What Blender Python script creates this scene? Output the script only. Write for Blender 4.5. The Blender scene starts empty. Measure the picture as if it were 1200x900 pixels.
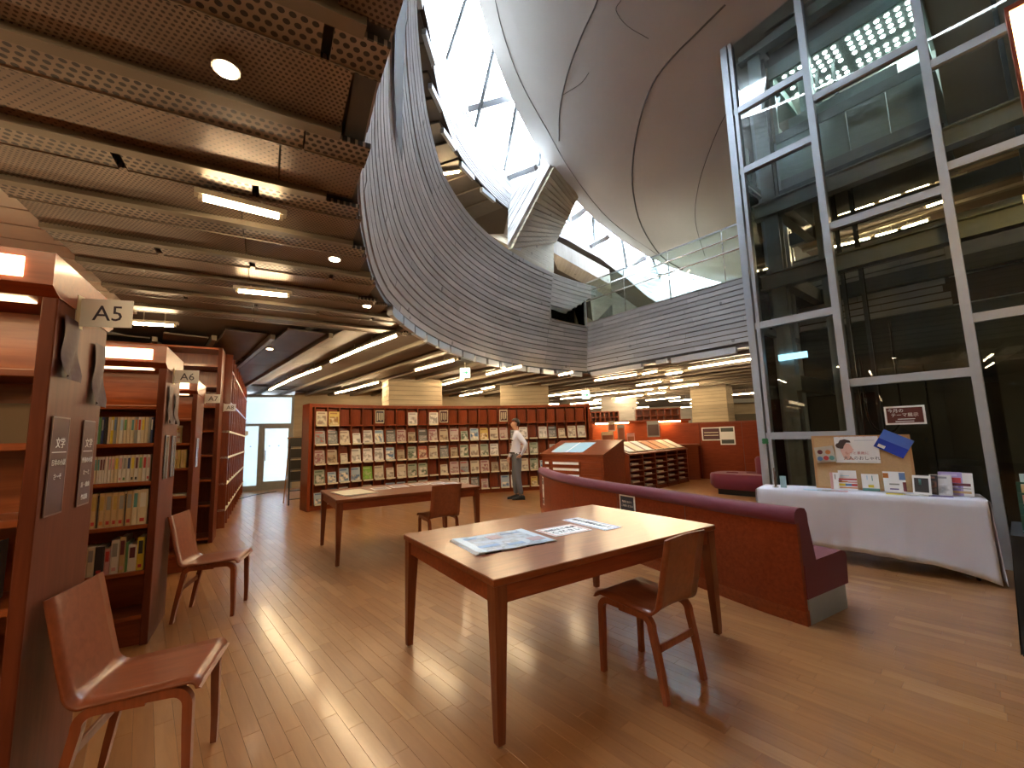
import bpy, bmesh, math, random
from mathutils import Vector, Matrix
random.seed(7)
R = math.radians
SC = bpy.context.scene
COL = SC.collection

# ------------------------------------------------------------------ camera
CAM_P, CAM_R, CAM_F, CAM_H = 0.1223, -0.0292, 495.0, 1.3685
_f = Vector((0, math.cos(CAM_P), math.sin(CAM_P))); _r = Vector((1, 0, 0)); _u = _r.cross(_f)
_c, _s = math.cos(CAM_R), math.sin(CAM_R)
AX = (_c*_r + _s*_u, -_s*_r + _c*_u, _f)
cd = bpy.data.cameras.new('camera'); cam = bpy.data.objects.new('camera', cd); COL.objects.link(cam)
cd.sensor_width = 36; cd.lens = CAM_F/1200*36; cd.clip_end = 200; cd.clip_start = 0.02
m3 = Matrix((AX[0], AX[1], -AX[2])).transposed()
cam.matrix_world = Matrix.Translation((0, 0, CAM_H)) @ m3.to_4x4()
SC.camera = cam
CO = Vector((0, 0, CAM_H))
def ray(x, y): return AX[0]*((x-600)/CAM_F) + AX[1]*((450-y)/CAM_F) + AX[2]
def W(x, y, z=0.0):                       # pixel -> point on the level z
    d = ray(x, y); return CO + d*((z-CAM_H)/d.z)
def Wp(x, y, p, n):                       # pixel -> point on the plane through p with normal n
    d = ray(x, y); return CO + d*((Vector(p)-CO).dot(n)/d.dot(n))
def proj(p):
    q = Vector(p)-CO; zz = q.dot(AX[2])
    if zz <= 0.05: return None
    return (600+CAM_F*q.dot(AX[0])/zz, 450-CAM_F*q.dot(AX[1])/zz, zz)

# ------------------------------------------------------------------ sky, exposure
SKY = 9.0
TUBE = 25.0
wd = bpy.data.worlds.new('sky'); SC.world = wd; wd.use_nodes = True
bg = wd.node_tree.nodes['Background']; bg.inputs[0].default_value = (0.76, 0.89, 1.0, 1); bg.inputs[1].default_value = SKY
SC.view_settings.view_transform = 'Standard'; SC.view_settings.look = 'None'; SC.view_settings.gamma = 1
SC.view_settings.use_curve_mapping = False; SC.view_settings.exposure = 2.4
try:
    SC.cycles.max_bounces = 7; SC.cycles.diffuse_bounces = 4; SC.cycles.glossy_bounces = 4
    SC.cycles.transparent_max_bounces = 12; SC.cycles.caustics_reflective = False; SC.cycles.caustics_refractive = False
    SC.cycles.sample_clamp_indirect = 6
except Exception: pass

# ------------------------------------------------------------------ materials
def newmat(name):
    m = bpy.data.materials.new(name); m.use_nodes = True
    nt = m.node_tree; b = nt.nodes['Principled BSDF']; return m, nt, b
def N(nt, t, **k):
    n = nt.nodes.new(t)
    for a, v in k.items():
        if a.startswith('i_'):
            key = a[2:]; key = int(key) if key.isdigit() else key.replace('_', ' ')
            n.inputs[key].default_value = v
        else: setattr(n, a, v)
    return n
def c4(c): return (c[0], c[1], c[2], 1)
def plain(name, col, rough=.5, metal=0, spec=.5, coat=0, emit=None, es=1, noise=0, nscale=8, bump=0, bscale=60, sheen=0):
    m, nt, b = newmat(name)
    b.inputs['Base Color'].default_value = c4(col); b.inputs['Roughness'].default_value = rough
    b.inputs['Metallic'].default_value = metal; b.inputs['Specular IOR Level'].default_value = spec
    b.inputs['Coat Weight'].default_value = coat; b.inputs['Coat Roughness'].default_value = .12
    b.inputs['Sheen Weight'].default_value = sheen*.25
    if emit: b.inputs['Emission Color'].default_value = c4(emit); b.inputs['Emission Strength'].default_value = es
    tc = N(nt, 'ShaderNodeTexCoord')
    if noise:
        n = N(nt, 'ShaderNodeTexNoise', i_Scale=nscale, i_Detail=5.0); nt.links.new(tc.outputs['Object'], n.inputs['Vector'])
        mx = N(nt, 'ShaderNodeMix', data_type='RGBA', blend_type='MIX')
        mx.inputs[6].default_value = c4([max(0, x*(1-noise)) for x in col]); mx.inputs[7].default_value = c4([min(1, x*(1+noise)) for x in col])
        nt.links.new(n.outputs[0], mx.inputs[0]); nt.links.new(mx.outputs[2], b.inputs['Base Color'])
    if bump:
        n = N(nt, 'ShaderNodeTexNoise', i_Scale=bscale, i_Detail=3.0); nt.links.new(tc.outputs['Object'], n.inputs['Vector'])
        bp = N(nt, 'ShaderNodeBump', i_Strength=bump, i_Distance=.01); nt.links.new(n.outputs[0], bp.inputs['Height']); nt.links.new(bp.outputs[0], b.inputs['Normal'])
    return m
def ramp(nt, stops):
    r = N(nt, 'ShaderNodeValToRGB'); e = r.color_ramp.elements
    e[0].position, e[0].color = stops[0][0], c4(stops[0][1]); e[1].position, e[1].color = stops[-1][0], c4(stops[-1][1])
    for p, c in stops[1:-1]:
        k = e.new(p); k.color = c4(c)
    return r
def wood(name, ca, cb, rough=.3, coat=.4, sc=(1, 14, 14), scale=3, coat_r=.15, vary=.12):
    m, nt, b = newmat(name); L = nt.links.new
    tc = N(nt, 'ShaderNodeTexCoord'); mp = N(nt, 'ShaderNodeMapping'); mp.inputs['Scale'].default_value = sc
    L(tc.outputs['Object'], mp.inputs['Vector'])
    n = N(nt, 'ShaderNodeTexNoise', i_Scale=scale, i_Detail=6.0, i_Distortion=.6); L(mp.outputs[0], n.inputs['Vector'])
    r = ramp(nt, [(.3, ca), (.7, cb)]); L(n.outputs[0], r.inputs[0])
    oi = N(nt, 'ShaderNodeObjectInfo'); hs = N(nt, 'ShaderNodeHueSaturation')
    mr = N(nt, 'ShaderNodeMapRange'); mr.inputs['To Min'].default_value = 1-vary; mr.inputs['To Max'].default_value = 1+vary
    L(oi.outputs['Random'], mr.inputs[0]); L(mr.outputs[0], hs.inputs['Value']); L(r.outputs[0], hs.inputs['Color'])
    L(hs.outputs[0], b.inputs['Base Color'])
    b.inputs['Specular IOR Level'].default_value = .12 if 'panel' in name else .3
    b.inputs['Roughness'].default_value = rough; b.inputs['Coat Weight'].default_value = coat; b.inputs['Coat Roughness'].default_value = coat_r
    return m
def concrete(name, col, pitch=.1, bump=.5, vary=.25, axis=2, stretch=(.6, .6, 3)):
    m, nt, b = newmat(name); L = nt.links.new
    tc = N(nt, 'ShaderNodeTexCoord')
    mp = N(nt, 'ShaderNodeMapping'); mp.inputs['Scale'].default_value = stretch; L(tc.outputs['Object'], mp.inputs['Vector'])
    n = N(nt, 'ShaderNodeTexNoise', i_Scale=1.6, i_Detail=7.0, i_Roughness=.6); L(mp.outputs[0], n.inputs['Vector'])
    r = ramp(nt, [(.25, [x*(1-vary) for x in col]), (.75, [min(1, x*(1+vary*.6)) for x in col])]); L(n.outputs[0], r.inputs[0])
    gi = N(nt, 'ShaderNodeNewGeometry'); hs = N(nt, 'ShaderNodeHueSaturation')
    mr = N(nt, 'ShaderNodeMapRange'); mr.inputs['To Min'].default_value = .82; mr.inputs['To Max'].default_value = 1.12
    L(gi.outputs['Random Per Island'], mr.inputs[0]); L(mr.outputs[0], hs.inputs['Value']); L(r.outputs[0], hs.inputs['Color'])
    last = hs.outputs[0]
    # small tie holes / knots
    vo = N(nt, 'ShaderNodeTexVoronoi', i_Scale=2.6); L(tc.outputs['Object'], vo.inputs['Vector'])
    lt = N(nt, 'ShaderNodeMath', operation='LESS_THAN'); lt.inputs[1].default_value = .09; L(vo.outputs['Distance'], lt.inputs[0])
    mx = N(nt, 'ShaderNodeMix', data_type='RGBA'); mx.inputs[7].default_value = c4([x*.55 for x in col]); L(lt.outputs[0], mx.inputs[0]); L(last, mx.inputs[6])
    L(mx.outputs[2], b.inputs['Base Color']); b.inputs['Roughness'].default_value = .75
    n2 = N(nt, 'ShaderNodeTexNoise', i_Scale=40.0, i_Detail=4.0); L(tc.outputs['Object'], n2.inputs['Vector'])
    bp = N(nt, 'ShaderNodeBump', i_Strength=.15, i_Distance=.01); L(n2.outputs[0], bp.inputs['Height'])
    if pitch:
        sx = N(nt, 'ShaderNodeSeparateXYZ'); L(tc.outputs['Object'], sx.inputs[0])
        md = N(nt, 'ShaderNodeMath', operation='MODULO'); ad = N(nt, 'ShaderNodeMath', operation='ADD'); ad.inputs[1].default_value = 100.0
        L(sx.outputs[axis], ad.inputs[0]); L(ad.outputs[0], md.inputs[0]); md.inputs[1].default_value = pitch
        g = N(nt, 'ShaderNodeMath', operation='GREATER_THAN'); g.inputs[1].default_value = pitch*.15; L(md.outputs[0], g.inputs[0])
        b2 = N(nt, 'ShaderNodeBump', i_Strength=bump, i_Distance=.02); L(g.outputs[0], b2.inputs['Height']); L(bp.outputs[0], b2.inputs['Normal']); L(b2.outputs[0], b.inputs['Normal'])
    else: L(bp.outputs[0], b.inputs['Normal'])
    return m
def perforated(name, col, dark, pitch, rad, metal=.55, rough=.42, slot=1.0):
    m, nt, b = newmat(name); L = nt.links.new
    tc = N(nt, 'ShaderNodeTexCoord'); sx = N(nt, 'ShaderNodeSeparateXYZ'); L(tc.outputs['Object'], sx.inputs[0])
    def M(op, a, bb=None):
        n = N(nt, 'ShaderNodeMath', operation=op)
        for i, v in enumerate((a, bb)):
            if v is None: continue
            if isinstance(v, (int, float)): n.inputs[i].default_value = v
            else: L(v, n.inputs[i])
        return n.outputs[0]
    y = M('DIVIDE', M('ADD', sx.outputs[1], 50.0), pitch); row = M('FLOOR', y); fy = M('SUBTRACT', M('FRACT', y), .5)
    odd = M('MULTIPLY', M('MODULO', row, 2.0), .5)
    x = M('ADD', M('DIVIDE', M('ADD', sx.outputs[0], 50.0), pitch*slot), odd); fx = M('MULTIPLY', M('SUBTRACT', M('FRACT', x), .5), slot)
    d = M('SQRT', M('ADD', M('MULTIPLY', fx, fx), M('MULTIPLY', fy, fy)))
    hole = M('LESS_THAN', d, rad)
    n = N(nt, 'ShaderNodeTexNoise', i_Scale=2.5, i_Detail=6.0); L(tc.outputs['Object'], n.inputs['Vector'])
    r = ramp(nt, [(.3, [q*.7 for q in col]), (.7, [min(1, q*1.25) for q in col])]); L(n.outputs[0], r.inputs[0])
    mx = N(nt, 'ShaderNodeMix', data_type='RGBA'); mx.inputs[7].default_value = c4(dark); L(hole, mx.inputs[0]); L(r.outputs[0], mx.inputs[6])
    L(mx.outputs[2], b.inputs['Base Color'])
    inv = M('SUBTRACT', 1.0, hole); L(M('MULTIPLY', inv, metal), b.inputs['Metallic'])
    b.inputs['Roughness'].default_value = rough
    bp = N(nt, 'ShaderNodeBump', i_Strength=.4, i_Distance=.003); L(inv, bp.inputs['Height']); L(bp.outputs[0], b.inputs['Normal'])
    return m
def glass(name, tint=(.86, .93, .93), refl=1.0, ior=1.5, rough=0.0):
    m, nt, b = newmat(name); nt.nodes.remove(b); L = nt.links.new
    out = nt.nodes['Material Output']; tr = N(nt, 'ShaderNodeBsdfTransparent'); tr.inputs[0].default_value = c4(tint)
    gl = N(nt, 'ShaderNodeBsdfGlossy'); gl.inputs['Roughness'].default_value = rough; gl.inputs[0].default_value = (refl, refl, refl, 1)
    fr = N(nt, 'ShaderNodeFresnel', i_IOR=ior); mx = N(nt, 'ShaderNodeMixShader')
    L(fr.outputs[0], mx.inputs[0]); L(tr.outputs[0], mx.inputs[1]); L(gl.outputs[0], mx.inputs[2]); L(mx.outputs[0], out.inputs[0])
    return m
def lamp_mat(name, col, s):
    m, nt, b = newmat(name); b.inputs['Base Color'].default_value = c4(col); b.inputs['Emission Color'].default_value = c4(col); b.inputs['Emission Strength'].default_value = s
    return m
def floor_mat():
    m, nt, b = newmat('floor_planks'); L = nt.links.new
    oi = N(nt, 'ShaderNodeObjectInfo'); gi = N(nt, 'ShaderNodeNewGeometry')
    ad = N(nt, 'ShaderNodeMath', operation='ADD'); L(oi.outputs['Random'], ad.inputs[0]); L(gi.outputs['Random Per Island'], ad.inputs[1])
    fr = N(nt, 'ShaderNodeMath', operation='FRACT'); L(ad.outputs[0], fr.inputs[0])
    r = ramp(nt, [(0, (.285, .116, .036)), (.35, (.31, .130, .041)), (.75, (.335, .146, .048)), (.94, (.365, .166, .058)), (1, (.40, .20, .078))]); L(fr.outputs[0], r.inputs[0])
    tc = N(nt, 'ShaderNodeTexCoord'); rot = N(nt, 'ShaderNodeMapping'); rot.inputs['Scale'].default_value = (1.0, 9, 1)
    # planks carry their own axes, so object space runs along the grain
    L(tc.outputs['Object'], rot.inputs['Vector'])
    cmb = N(nt, 'ShaderNodeVectorMath', operation='ADD'); L(rot.outputs[0], cmb.inputs[0])
    cx = N(nt, 'ShaderNodeCombineXYZ'); mu = N(nt, 'ShaderNodeMath', operation='MULTIPLY'); mu.inputs[1].default_value = 37.0; L(fr.outputs[0], mu.inputs[0]); L(mu.outputs[0], cx.inputs[0]); L(mu.outputs[0], cx.inputs[2]); L(cx.outputs[0], cmb.inputs[1])
    n = N(nt, 'ShaderNodeTexNoise', i_Scale=2.2, i_Detail=6.0, i_Distortion=1.2); L(cmb.outputs[0], n.inputs['Vector'])
    r2 = ramp(nt, [(.25, (.80, .75, .70)), (.6, (1.05, 1.05, 1.05))]); L(n.outputs[0], r2.inputs[0])
    mx = N(nt, 'ShaderNodeMix', data_type='RGBA', blend_type='MULTIPLY'); mx.inputs[0].default_value = .8; L(r.outputs[0], mx.inputs[6]); L(r2.outputs[0], mx.inputs[7])
    L(mx.outputs[2], b.inputs['Base Color']); b.inputs['Roughness'].default_value = .34; b.inputs['Coat Weight'].default_value = .5; b.inputs['Coat Roughness'].default_value = .15
    n3 = N(nt, 'ShaderNodeTexNoise', i_Scale=2.5, i_Detail=2.0); L(tc.outputs['Object'], n3.inputs['Vector'])
    bp = N(nt, 'ShaderNodeBump', i_Strength=.04, i_Distance=.02); L(n3.outputs[0], bp.inputs['Height']); L(bp.outputs[0], b.inputs['Coat Normal']); L(bp.outputs[0], b.inputs['Normal'])
    return m
def cover(name, base, accent, pic, seed):                 # printed cover: title band, picture block and plain margin
    m, nt, b = newmat(name); L = nt.links.new
    def M_(op, a, bb):
        n = N(nt, 'ShaderNodeMath', operation=op)
        for i, v in enumerate((a, bb)):
            if isinstance(v, (int, float)): n.inputs[i].default_value = v
            else: L(v, n.inputs[i])
        return n.outputs[0]
    tc = N(nt, 'ShaderNodeTexCoord'); oi = N(nt, 'ShaderNodeObjectInfo')
    ad = N(nt, 'ShaderNodeVectorMath', operation='ADD'); sc = N(nt, 'ShaderNodeMath', operation='MULTIPLY'); sc.inputs[1].default_value = 50.0
    L(oi.outputs['Random'], sc.inputs[0]); L(tc.outputs['Object'], ad.inputs[0]); L(sc.outputs[0], ad.inputs[1])
    n = N(nt, 'ShaderNodeTexNoise', i_Scale=11.0+seed*.6, i_Detail=1.5, i_Roughness=.6); L(ad.outputs[0], n.inputs['Vector'])
    r = ramp(nt, [(.40, accent), (.50, pic), (.60, [min(1, q*1.5) for q in pic])]); L(n.outputs[0], r.inputs[0])
    sx = N(nt, 'ShaderNodeSeparateXYZ'); L(tc.outputs['Generated'], sx.inputs[0]); x, z = sx.outputs[0], sx.outputs[2]
    top = M_('ADD', M_('MULTIPLY', oi.outputs['Random'], .35), .42)
    box = M_('MULTIPLY', M_('MULTIPLY', M_('GREATER_THAN', x, .1), M_('LESS_THAN', x, .9)), M_('MULTIPLY', M_('GREATER_THAN', z, .08), M_('LESS_THAN', z, top)))
    mx = N(nt, 'ShaderNodeMix', data_type='RGBA'); mx.inputs[6].default_value = c4(base); L(box, mx.inputs[0]); L(r.outputs[0], mx.inputs[7])
    tb = M_('MULTIPLY', M_('MULTIPLY', M_('GREATER_THAN', z, .82), M_('LESS_THAN', z, .92)), M_('MULTIPLY', M_('GREATER_THAN', x, .12), M_('LESS_THAN', x, .8)))
    m2 = N(nt, 'ShaderNodeMix', data_type='RGBA'); m2.inputs[7].default_value = c4(accent); L(tb, m2.inputs[0]); L(mx.outputs[2], m2.inputs[6])
    L(m2.outputs[2], b.inputs['Base Color']); b.inputs['Roughness'].default_value = .35
    return m

M = {}
M['floor'] = floor_mat()
M['wood'] = wood('cherry_wood', (.165, .030, .009), (.25, .052, .015), sc=(14, 14, 1.2))
M['wood_h'] = wood('cherry_wood_horizontal', (.175, .033, .010), (.265, .056, .016), sc=(1.2, 14, 14), rough=.38, coat=.2)
M['endpanel'] = wood('glossy_end_panel', (.10, .022, .009), (.145, .034, .014), rough=.5, coat=.05, sc=(10, 10, .8), coat_r=.3)
M['shelfin'] = wood('shelf_board_wood', (.22, .05, .014), (.33, .085, .024), sc=(1.2, 14, 14))
M['table'] = wood('table_wood', (.155, .037, .012), (.24, .066, .022), rough=.34, coat=.25, sc=(1.2, 16, 16), vary=.03)
M['tleg'] = wood('table_leg_wood', (.13, .032, .013), (.20, .055, .02), sc=(16, 16, 1), vary=.03)
M['ply'] = wood('moulded_plywood', (.20, .050, .019), (.265, .070, .027), rough=.33, coat=.35, sc=(2, 14, 14), scale=2, vary=.05)
M['plyleg'] = wood('chair_leg_wood', (.19, .045, .016), (.26, .065, .024), rough=.33, coat=.35, sc=(14, 14, 1), vary=.05)
M['conc'] = concrete('board_marked_concrete', (.50, .465, .425), pitch=0)
M['concw'] = concrete('cast_concrete_beige', (.46, .38, .26), pitch=.12, bump=.6)
M['conc_up'] = concrete('board_marked_concrete_upper', (.46, .44, .42), pitch=.1)
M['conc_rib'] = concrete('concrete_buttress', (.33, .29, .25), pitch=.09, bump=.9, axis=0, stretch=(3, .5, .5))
M['groove'] = plain('concrete_joint', (.10, .095, .09), .9)
M['dome'] = plain('smooth_concrete', (.50, .455, .41), .42, noise=.16, nscale=.7, bump=.2, bscale=6, coat=.15)
M['seam'] = plain('concrete_seam', (.12, .11, .10), .7)
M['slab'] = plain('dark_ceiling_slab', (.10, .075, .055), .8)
M['perf'] = perforated('perforated_panel_fine', (.25, .195, .15), (.04, .028, .02), .021, .30)
M['perfslot'] = perforated('perforated_panel_slotted', (.23, .17, .13), (.03, .021, .016), .02, .28, slot=1.8)
M['perfbig'] = perforated('perforated_strip_coarse', (.29, .235, .18), (.012, .009, .007), .036, .33)
M['beam'] = plain('ceiling_channel', (.20, .165, .12), .45, metal=.6, noise=.15)
M['darkpanel'] = plain('dark_ceiling_panel', (.14, .11, .085), .55, metal=.3, noise=.3, nscale=3)
M['tube'] = lamp_mat('warm_tube', (1, .75, .44), TUBE)
M['tube_n'] = lamp_mat('neutral_tube', (1, .84, .6), TUBE)
M['shelflamp'] = lamp_mat('shelf_lamp_diffuser', (1, .74, .42), 1.9)
M['fixture'] = plain('lamp_fixture', (.5, .44, .34), .4, metal=.4)
M['steel'] = plain('painted_steel', (.40, .42, .45), .42, metal=.25, noise=.08)
M['steel_d'] = plain('dark_steel', (.09, .095, .10), .5, metal=.3, noise=.15)
M['ibeam'] = plain('grey_steel_beam', (.30, .31, .30), .5, metal=.2, noise=.12)
M['chrome'] = plain('chrome', (.7, .7, .7), .15, metal=1)
M['glass'] = glass('clear_glass', (.88, .92, .91), ior=1.38)
M['railglass'] = glass('guard_glass', (.86, .94, .92), ior=1.35)
M['skyglass'] = glass('skylight_glass', (.95, .97, 1.0), ior=1.2)
M['frost'] = plain('frosted_glass', (.65, .8, .85), .35)
M['white'] = plain('white_paper', (.80, .80, .79), .6)
M['ink'] = plain('dark_ink', (.035, .03, .06), .6)
M['whiteink'] = plain('white_ink', (.8, .8, .8), .6)
M['cloth'] = plain('white_cotton', (.66, .65, .72), .85, bump=.15, bscale=200, sheen=.2, noise=.04, nscale=4)
M['maroon'] = plain('maroon_upholstery', (.135, .008, .022), .8, bump=.25, bscale=260, sheen=.5, noise=.1)
M['cork'] = plain('cork', (.55, .36, .18), .85, noise=.15, nscale=60)
M['pine'] = plain('pine_frame', (.50, .28, .12), .5, noise=.1)
M['black'] = plain('black_cloth', (.012, .012, .014), .8)
M['blackm'] = plain('black_metal', (.02, .02, .022), .4, metal=.5)
M['page'] = plain('book_pages', (.70, .62, .46), .8)
def pc(name, col, rough=.5): 
    if name not in M: M[name] = plain(name, col, rough)
    return M[name]

# ------------------------------------------------------------------ mesh helpers
class MB:
    def __init__(s): s.v = []; s.f = []; s.mi = []; s.sm = []
    def add(s, vs, fs, mi=0, smooth=False):
        o = len(s.v); s.v += [tuple(v) for v in vs]; s.f += [tuple(i+o for i in f) for f in fs]; s.mi += [mi]*len(fs); s.sm += [smooth]*len(fs); return s
    def box(s, c, d, mi=0, rz=0, bev=0):
        x, y, z = d[0]/2, d[1]/2, d[2]/2
        if bev > 0:
            b = min(bev, x*.9, y*.9, z*.9); vs = []
            for sx in (-1, 1):
                for sy in (-1, 1):
                    for sz in (-1, 1):
                        vs += [(sx*x, sy*(y-b), sz*(z-b)), (sx*(x-b), sy*y, sz*(z-b)), (sx*(x-b), sy*(y-b), sz*z)]
            bm = bmesh.new()
            for v in vs: bm.verts.new(v)
            bmesh.ops.convex_hull(bm, input=bm.verts[:]); bm.verts.index_update()
            bmesh.ops.dissolve_limit(bm, angle_limit=.02, verts=bm.verts[:], edges=bm.edges[:]); bm.verts.index_update()
            vs = [v.co.copy() for v in bm.verts]; fs = [[v.index for v in f.verts] for f in bm.faces]; bm.free()
        else:
            vs = [(a, b, e) for a in (-x, x) for b in (-y, y) for e in (-z, z)]
            fs = [(0, 1, 3, 2), (4, 6, 7, 5), (0, 4, 5, 1), (2, 3, 7, 6), (0, 2, 6, 4), (1, 5, 7, 3)]
        cs, sn = math.cos(rz), math.sin(rz)
        vs = [(c[0]+v[0]*cs-v[1]*sn, c[1]+v[0]*sn+v[1]*cs, c[2]+v[2]) for v in vs]
        return s.add(vs, fs, mi)
    def b2(s, lo, hi, mi=0, bev=0): return s.box([(a+b)/2 for a, b in zip(lo, hi)], [abs(b-a) for a, b in zip(lo, hi)], mi, 0, bev)
    def tube(s, pts, r, n=8, mi=0, cap=True, sx=1, sy=1):       # swept round (or oval) bar
        pts = [Vector(p) for p in pts]; rs = r if isinstance(r, (list, tuple)) else [r]*len(pts); vs = []; up0 = None
        for i, p in enumerate(pts):
            t = (pts[min(i+1, len(pts)-1)]-pts[max(i-1, 0)]).normalized()
            ref = Vector((0, 0, 1)) if abs(t.z) < .95 else Vector((1, 0, 0))
            if up0 is None: a = t.cross(ref).normalized()
            else: a = (up0 - t*up0.dot(t)).normalized()
            up0 = a; b = t.cross(a)
            for k in range(n):
                q = 2*math.pi*k/n; vs.append(p + a*(math.cos(q)*rs[i]*sx) + b*(math.sin(q)*rs[i]*sy))
        fs = [(i*n+k, i*n+(k+1) % n, (i+1)*n+(k+1) % n, (i+1)*n+k) for i in range(len(pts)-1) for k in range(n)]
        s.add(vs, fs, mi, n > 4)
        if cap: s.add(vs[:n], [tuple(range(n))[::-1]], mi); s.add(vs[-n:], [tuple(range(n))], mi)
        return s
    def grid(s, P, mi=0, smooth=True, thick=None):               # P[i][j] points
        a, b = len(P), len(P[0]); vs = [p for r in P for p in r]
        s.add(vs, [(i*b+j, i*b+j+1, (i+1)*b+j+1, (i+1)*b+j) for i in range(a-1) for j in range(b-1)], mi, smooth); return s
    def quad(s, a, b, c, d, mi=0): return s.add([a, b, c, d], [(0, 1, 2, 3)], mi)
    def loft(s, secs, mi=0, smooth=False, closed=True, cap=True):
        n = len(secs[0]); vs = [p for r in secs for p in r]; m = n if closed else n-1
        s.add(vs, [(i*n+k, (i+1)*n+k, (i+1)*n+(k+1) % n, i*n+(k+1) % n) for i in range(len(secs)-1) for k in range(m)], mi, smooth)
        if cap and closed: s.add(secs[0], [tuple(range(n))], mi); s.add(secs[-1], [tuple(range(n))[::-1]], mi)
        return s
    def mesh(s, name, mats):
        me = bpy.data.meshes.new(name); me.from_pydata([tuple(v) for v in s.v], [], s.f)
        for m in (mats if isinstance(mats, (list, tuple)) else [mats]): me.materials.append(m)
        me.polygons.foreach_set('material_index', s.mi); me.polygons.foreach_set('use_smooth', s.sm); me.update(); return me
    def build(s, name, mats, parent=None, loc=(0, 0, 0), rz=0, fixn=True):
        me = s.mesh(name, mats)
        if fixn:
            bm = bmesh.new(); bm.from_mesh(me); bmesh.ops.recalc_face_normals(bm, faces=bm.faces[:]); bm.to_mesh(me); bm.free()
        return link(name, me, parent, loc, rz)
def link(name, data, parent=None, loc=(0, 0, 0), rz=0, mat=None):
    o = bpy.data.objects.new(name, data); COL.objects.link(o); o.location = loc; o.rotation_euler = (0, 0, rz)
    if parent: o.parent = parent
    if mat is not None: o.matrix_local = mat
    return o
def tag(o, label=None, cat=None, group=None, kind=None):
    if label: o['label'] = label
    if cat: o['category'] = cat
    if group: o['group'] = group
    if kind: o['kind'] = kind
    return o
def thing(name, label, cat, loc=(0, 0, 0), rz=0, group=None):
    return tag(link(name, None, None, loc, rz), label, cat, group)
def struct(o): o['kind'] = 'structure'; return o
KIDS = {}
def children(o): return [c for c in KIDS.get(o.name, [])]
def copy_tree(src, parts, loc, rz, label, group=None):   # parts: list of (object, subparts)
    r = src.copy(); COL.objects.link(r); r.location = loc; r.rotation_euler = (0, 0, rz); r['label'] = label
    if group: r['group'] = group
    for p, subs in parts:
        c = p.copy(); COL.objects.link(c); c.parent = r
        for q in subs:
            d = q.copy(); COL.objects.link(d); d.parent = c
    return r
TXT = {}
def text(s, size, m, parent, mat, align='CENTER', name='lettering', ext=.0004):
    key = (s, size, align, m.name)
    if key not in TXT:
        cu = bpy.data.curves.new('lettering', 'FONT'); cu.body = s; cu.size = size; cu.align_x = align; cu.align_y = 'CENTER'; cu.extrude = ext; cu.resolution_u = 2
        o = bpy.data.objects.new('tmp', cu); COL.objects.link(o)
        me = bpy.data.meshes.new_from_object(o.evaluated_get(bpy.context.evaluated_depsgraph_get())); bpy.data.objects.remove(o)
        me.name = 'lettering'; me.materials.clear(); me.materials.append(m); TXT[key] = me
    o = link(name, TXT[key], parent); o.matrix_local = mat; return o
def frame(x, y, z, o):        # matrix from axes and origin
    m = Matrix((Vector(x), Vector(y), Vector(z))).transposed().to_4x4(); m.translation = Vector(o); return m
UPRIGHT = frame((1, 0, 0), (0, 0, 1), (0, -1, 0), (0, 0, 0))      # text standing up, facing -y
def upr(x, y, z): return frame((1, 0, 0), (0, 0, 1), (0, -1, 0), (x, y, z))
ORD = 'first second third fourth fifth sixth seventh eighth ninth tenth eleventh twelfth thirteenth fourteenth fifteenth sixteenth seventeenth eighteenth nineteenth twentieth twenty-first twenty-second twenty-third twenty-fourth twenty-fifth twenty-sixth twenty-seventh twenty-eighth twenty-ninth thirtieth'.split()
def dirv(deg): return Vector((math.cos(R(deg)), math.sin(R(deg)), 0))
def interp(x, tab):
    if x <= tab[0][0]: return tab[0][1]
    for (a, va), (b, vb) in zip(tab, tab[1:]):
        if x <= b: return va+(vb-va)*(x-a)/(b-a)
    return tab[-1][1]
def spl(P, n):
    out = []; Q = [P[0]*2-P[1]]+P+[P[-1]*2-P[-2]]
    for i in range(1, len(Q)-2):
        for k in range(n):
            t = k/n; a, b, c, d = Q[i-1], Q[i], Q[i+1], Q[i+2]
            out.append(.5*((2*b)+(c-a)*t+(2*a-5*b+4*c-d)*t*t+(-a+3*b-3*c+d)*t**3))
    return out+[P[-1]]
def ringband(mb, th0, th1, n_, f0, f1, mi=0): mb.grid([[f0(th0+(th1-th0)*i/n_), f1(th0+(th1-th0)*i/n_)] for i in range(n_+1)], mi)
def frost():
    m, nt, b = newmat('frosted_pane'); nt.nodes.remove(b); L = nt.links.new; out = nt.nodes['Material Output']
    t = N(nt, 'ShaderNodeBsdfTranslucent'); t.inputs[0].default_value = (.86, .93, .97, 1); g = N(nt, 'ShaderNodeBsdfDiffuse'); g.inputs[0].default_value = (.6, .72, .78, 1)
    mx = N(nt, 'ShaderNodeMixShader'); mx.inputs[0].default_value = .25; L(t.outputs[0], mx.inputs[1]); L(g.outputs[0], mx.inputs[2]); L(mx.outputs[0], out.inputs[0]); return m
M['frost_lit'] = frost(); M['outside'] = M['white']
M['endpanel2'] = wood('dark_cherry_panel', (.16, .028, .010), (.225, .042, .015), rough=.4, coat=.25, sc=(1.2, 14, 14))
M['ochrewood'] = plain('ochre_wood', (.35, .16, .05), .5)
M['steel_dd'] = plain('charcoal_screen', (.035, .037, .036), .5, metal=.2); M['steel_d2'] = plain('lift_door_steel', (.075, .076, .074), .6, metal=.1)
M['carpanel'] = plain('pale_green_panel', (.38, .45, .42), .35, coat=.3, noise=.1)
M['conc_light'] = concrete('pale_concrete', (.72, .68, .60), pitch=0)
M['tube_low'] = lamp_mat('task_lamp', (1, .62, .26), 14)
M['spotlens'] = lamp_mat('spot_lens', (1, .8, .55), 14)
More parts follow.
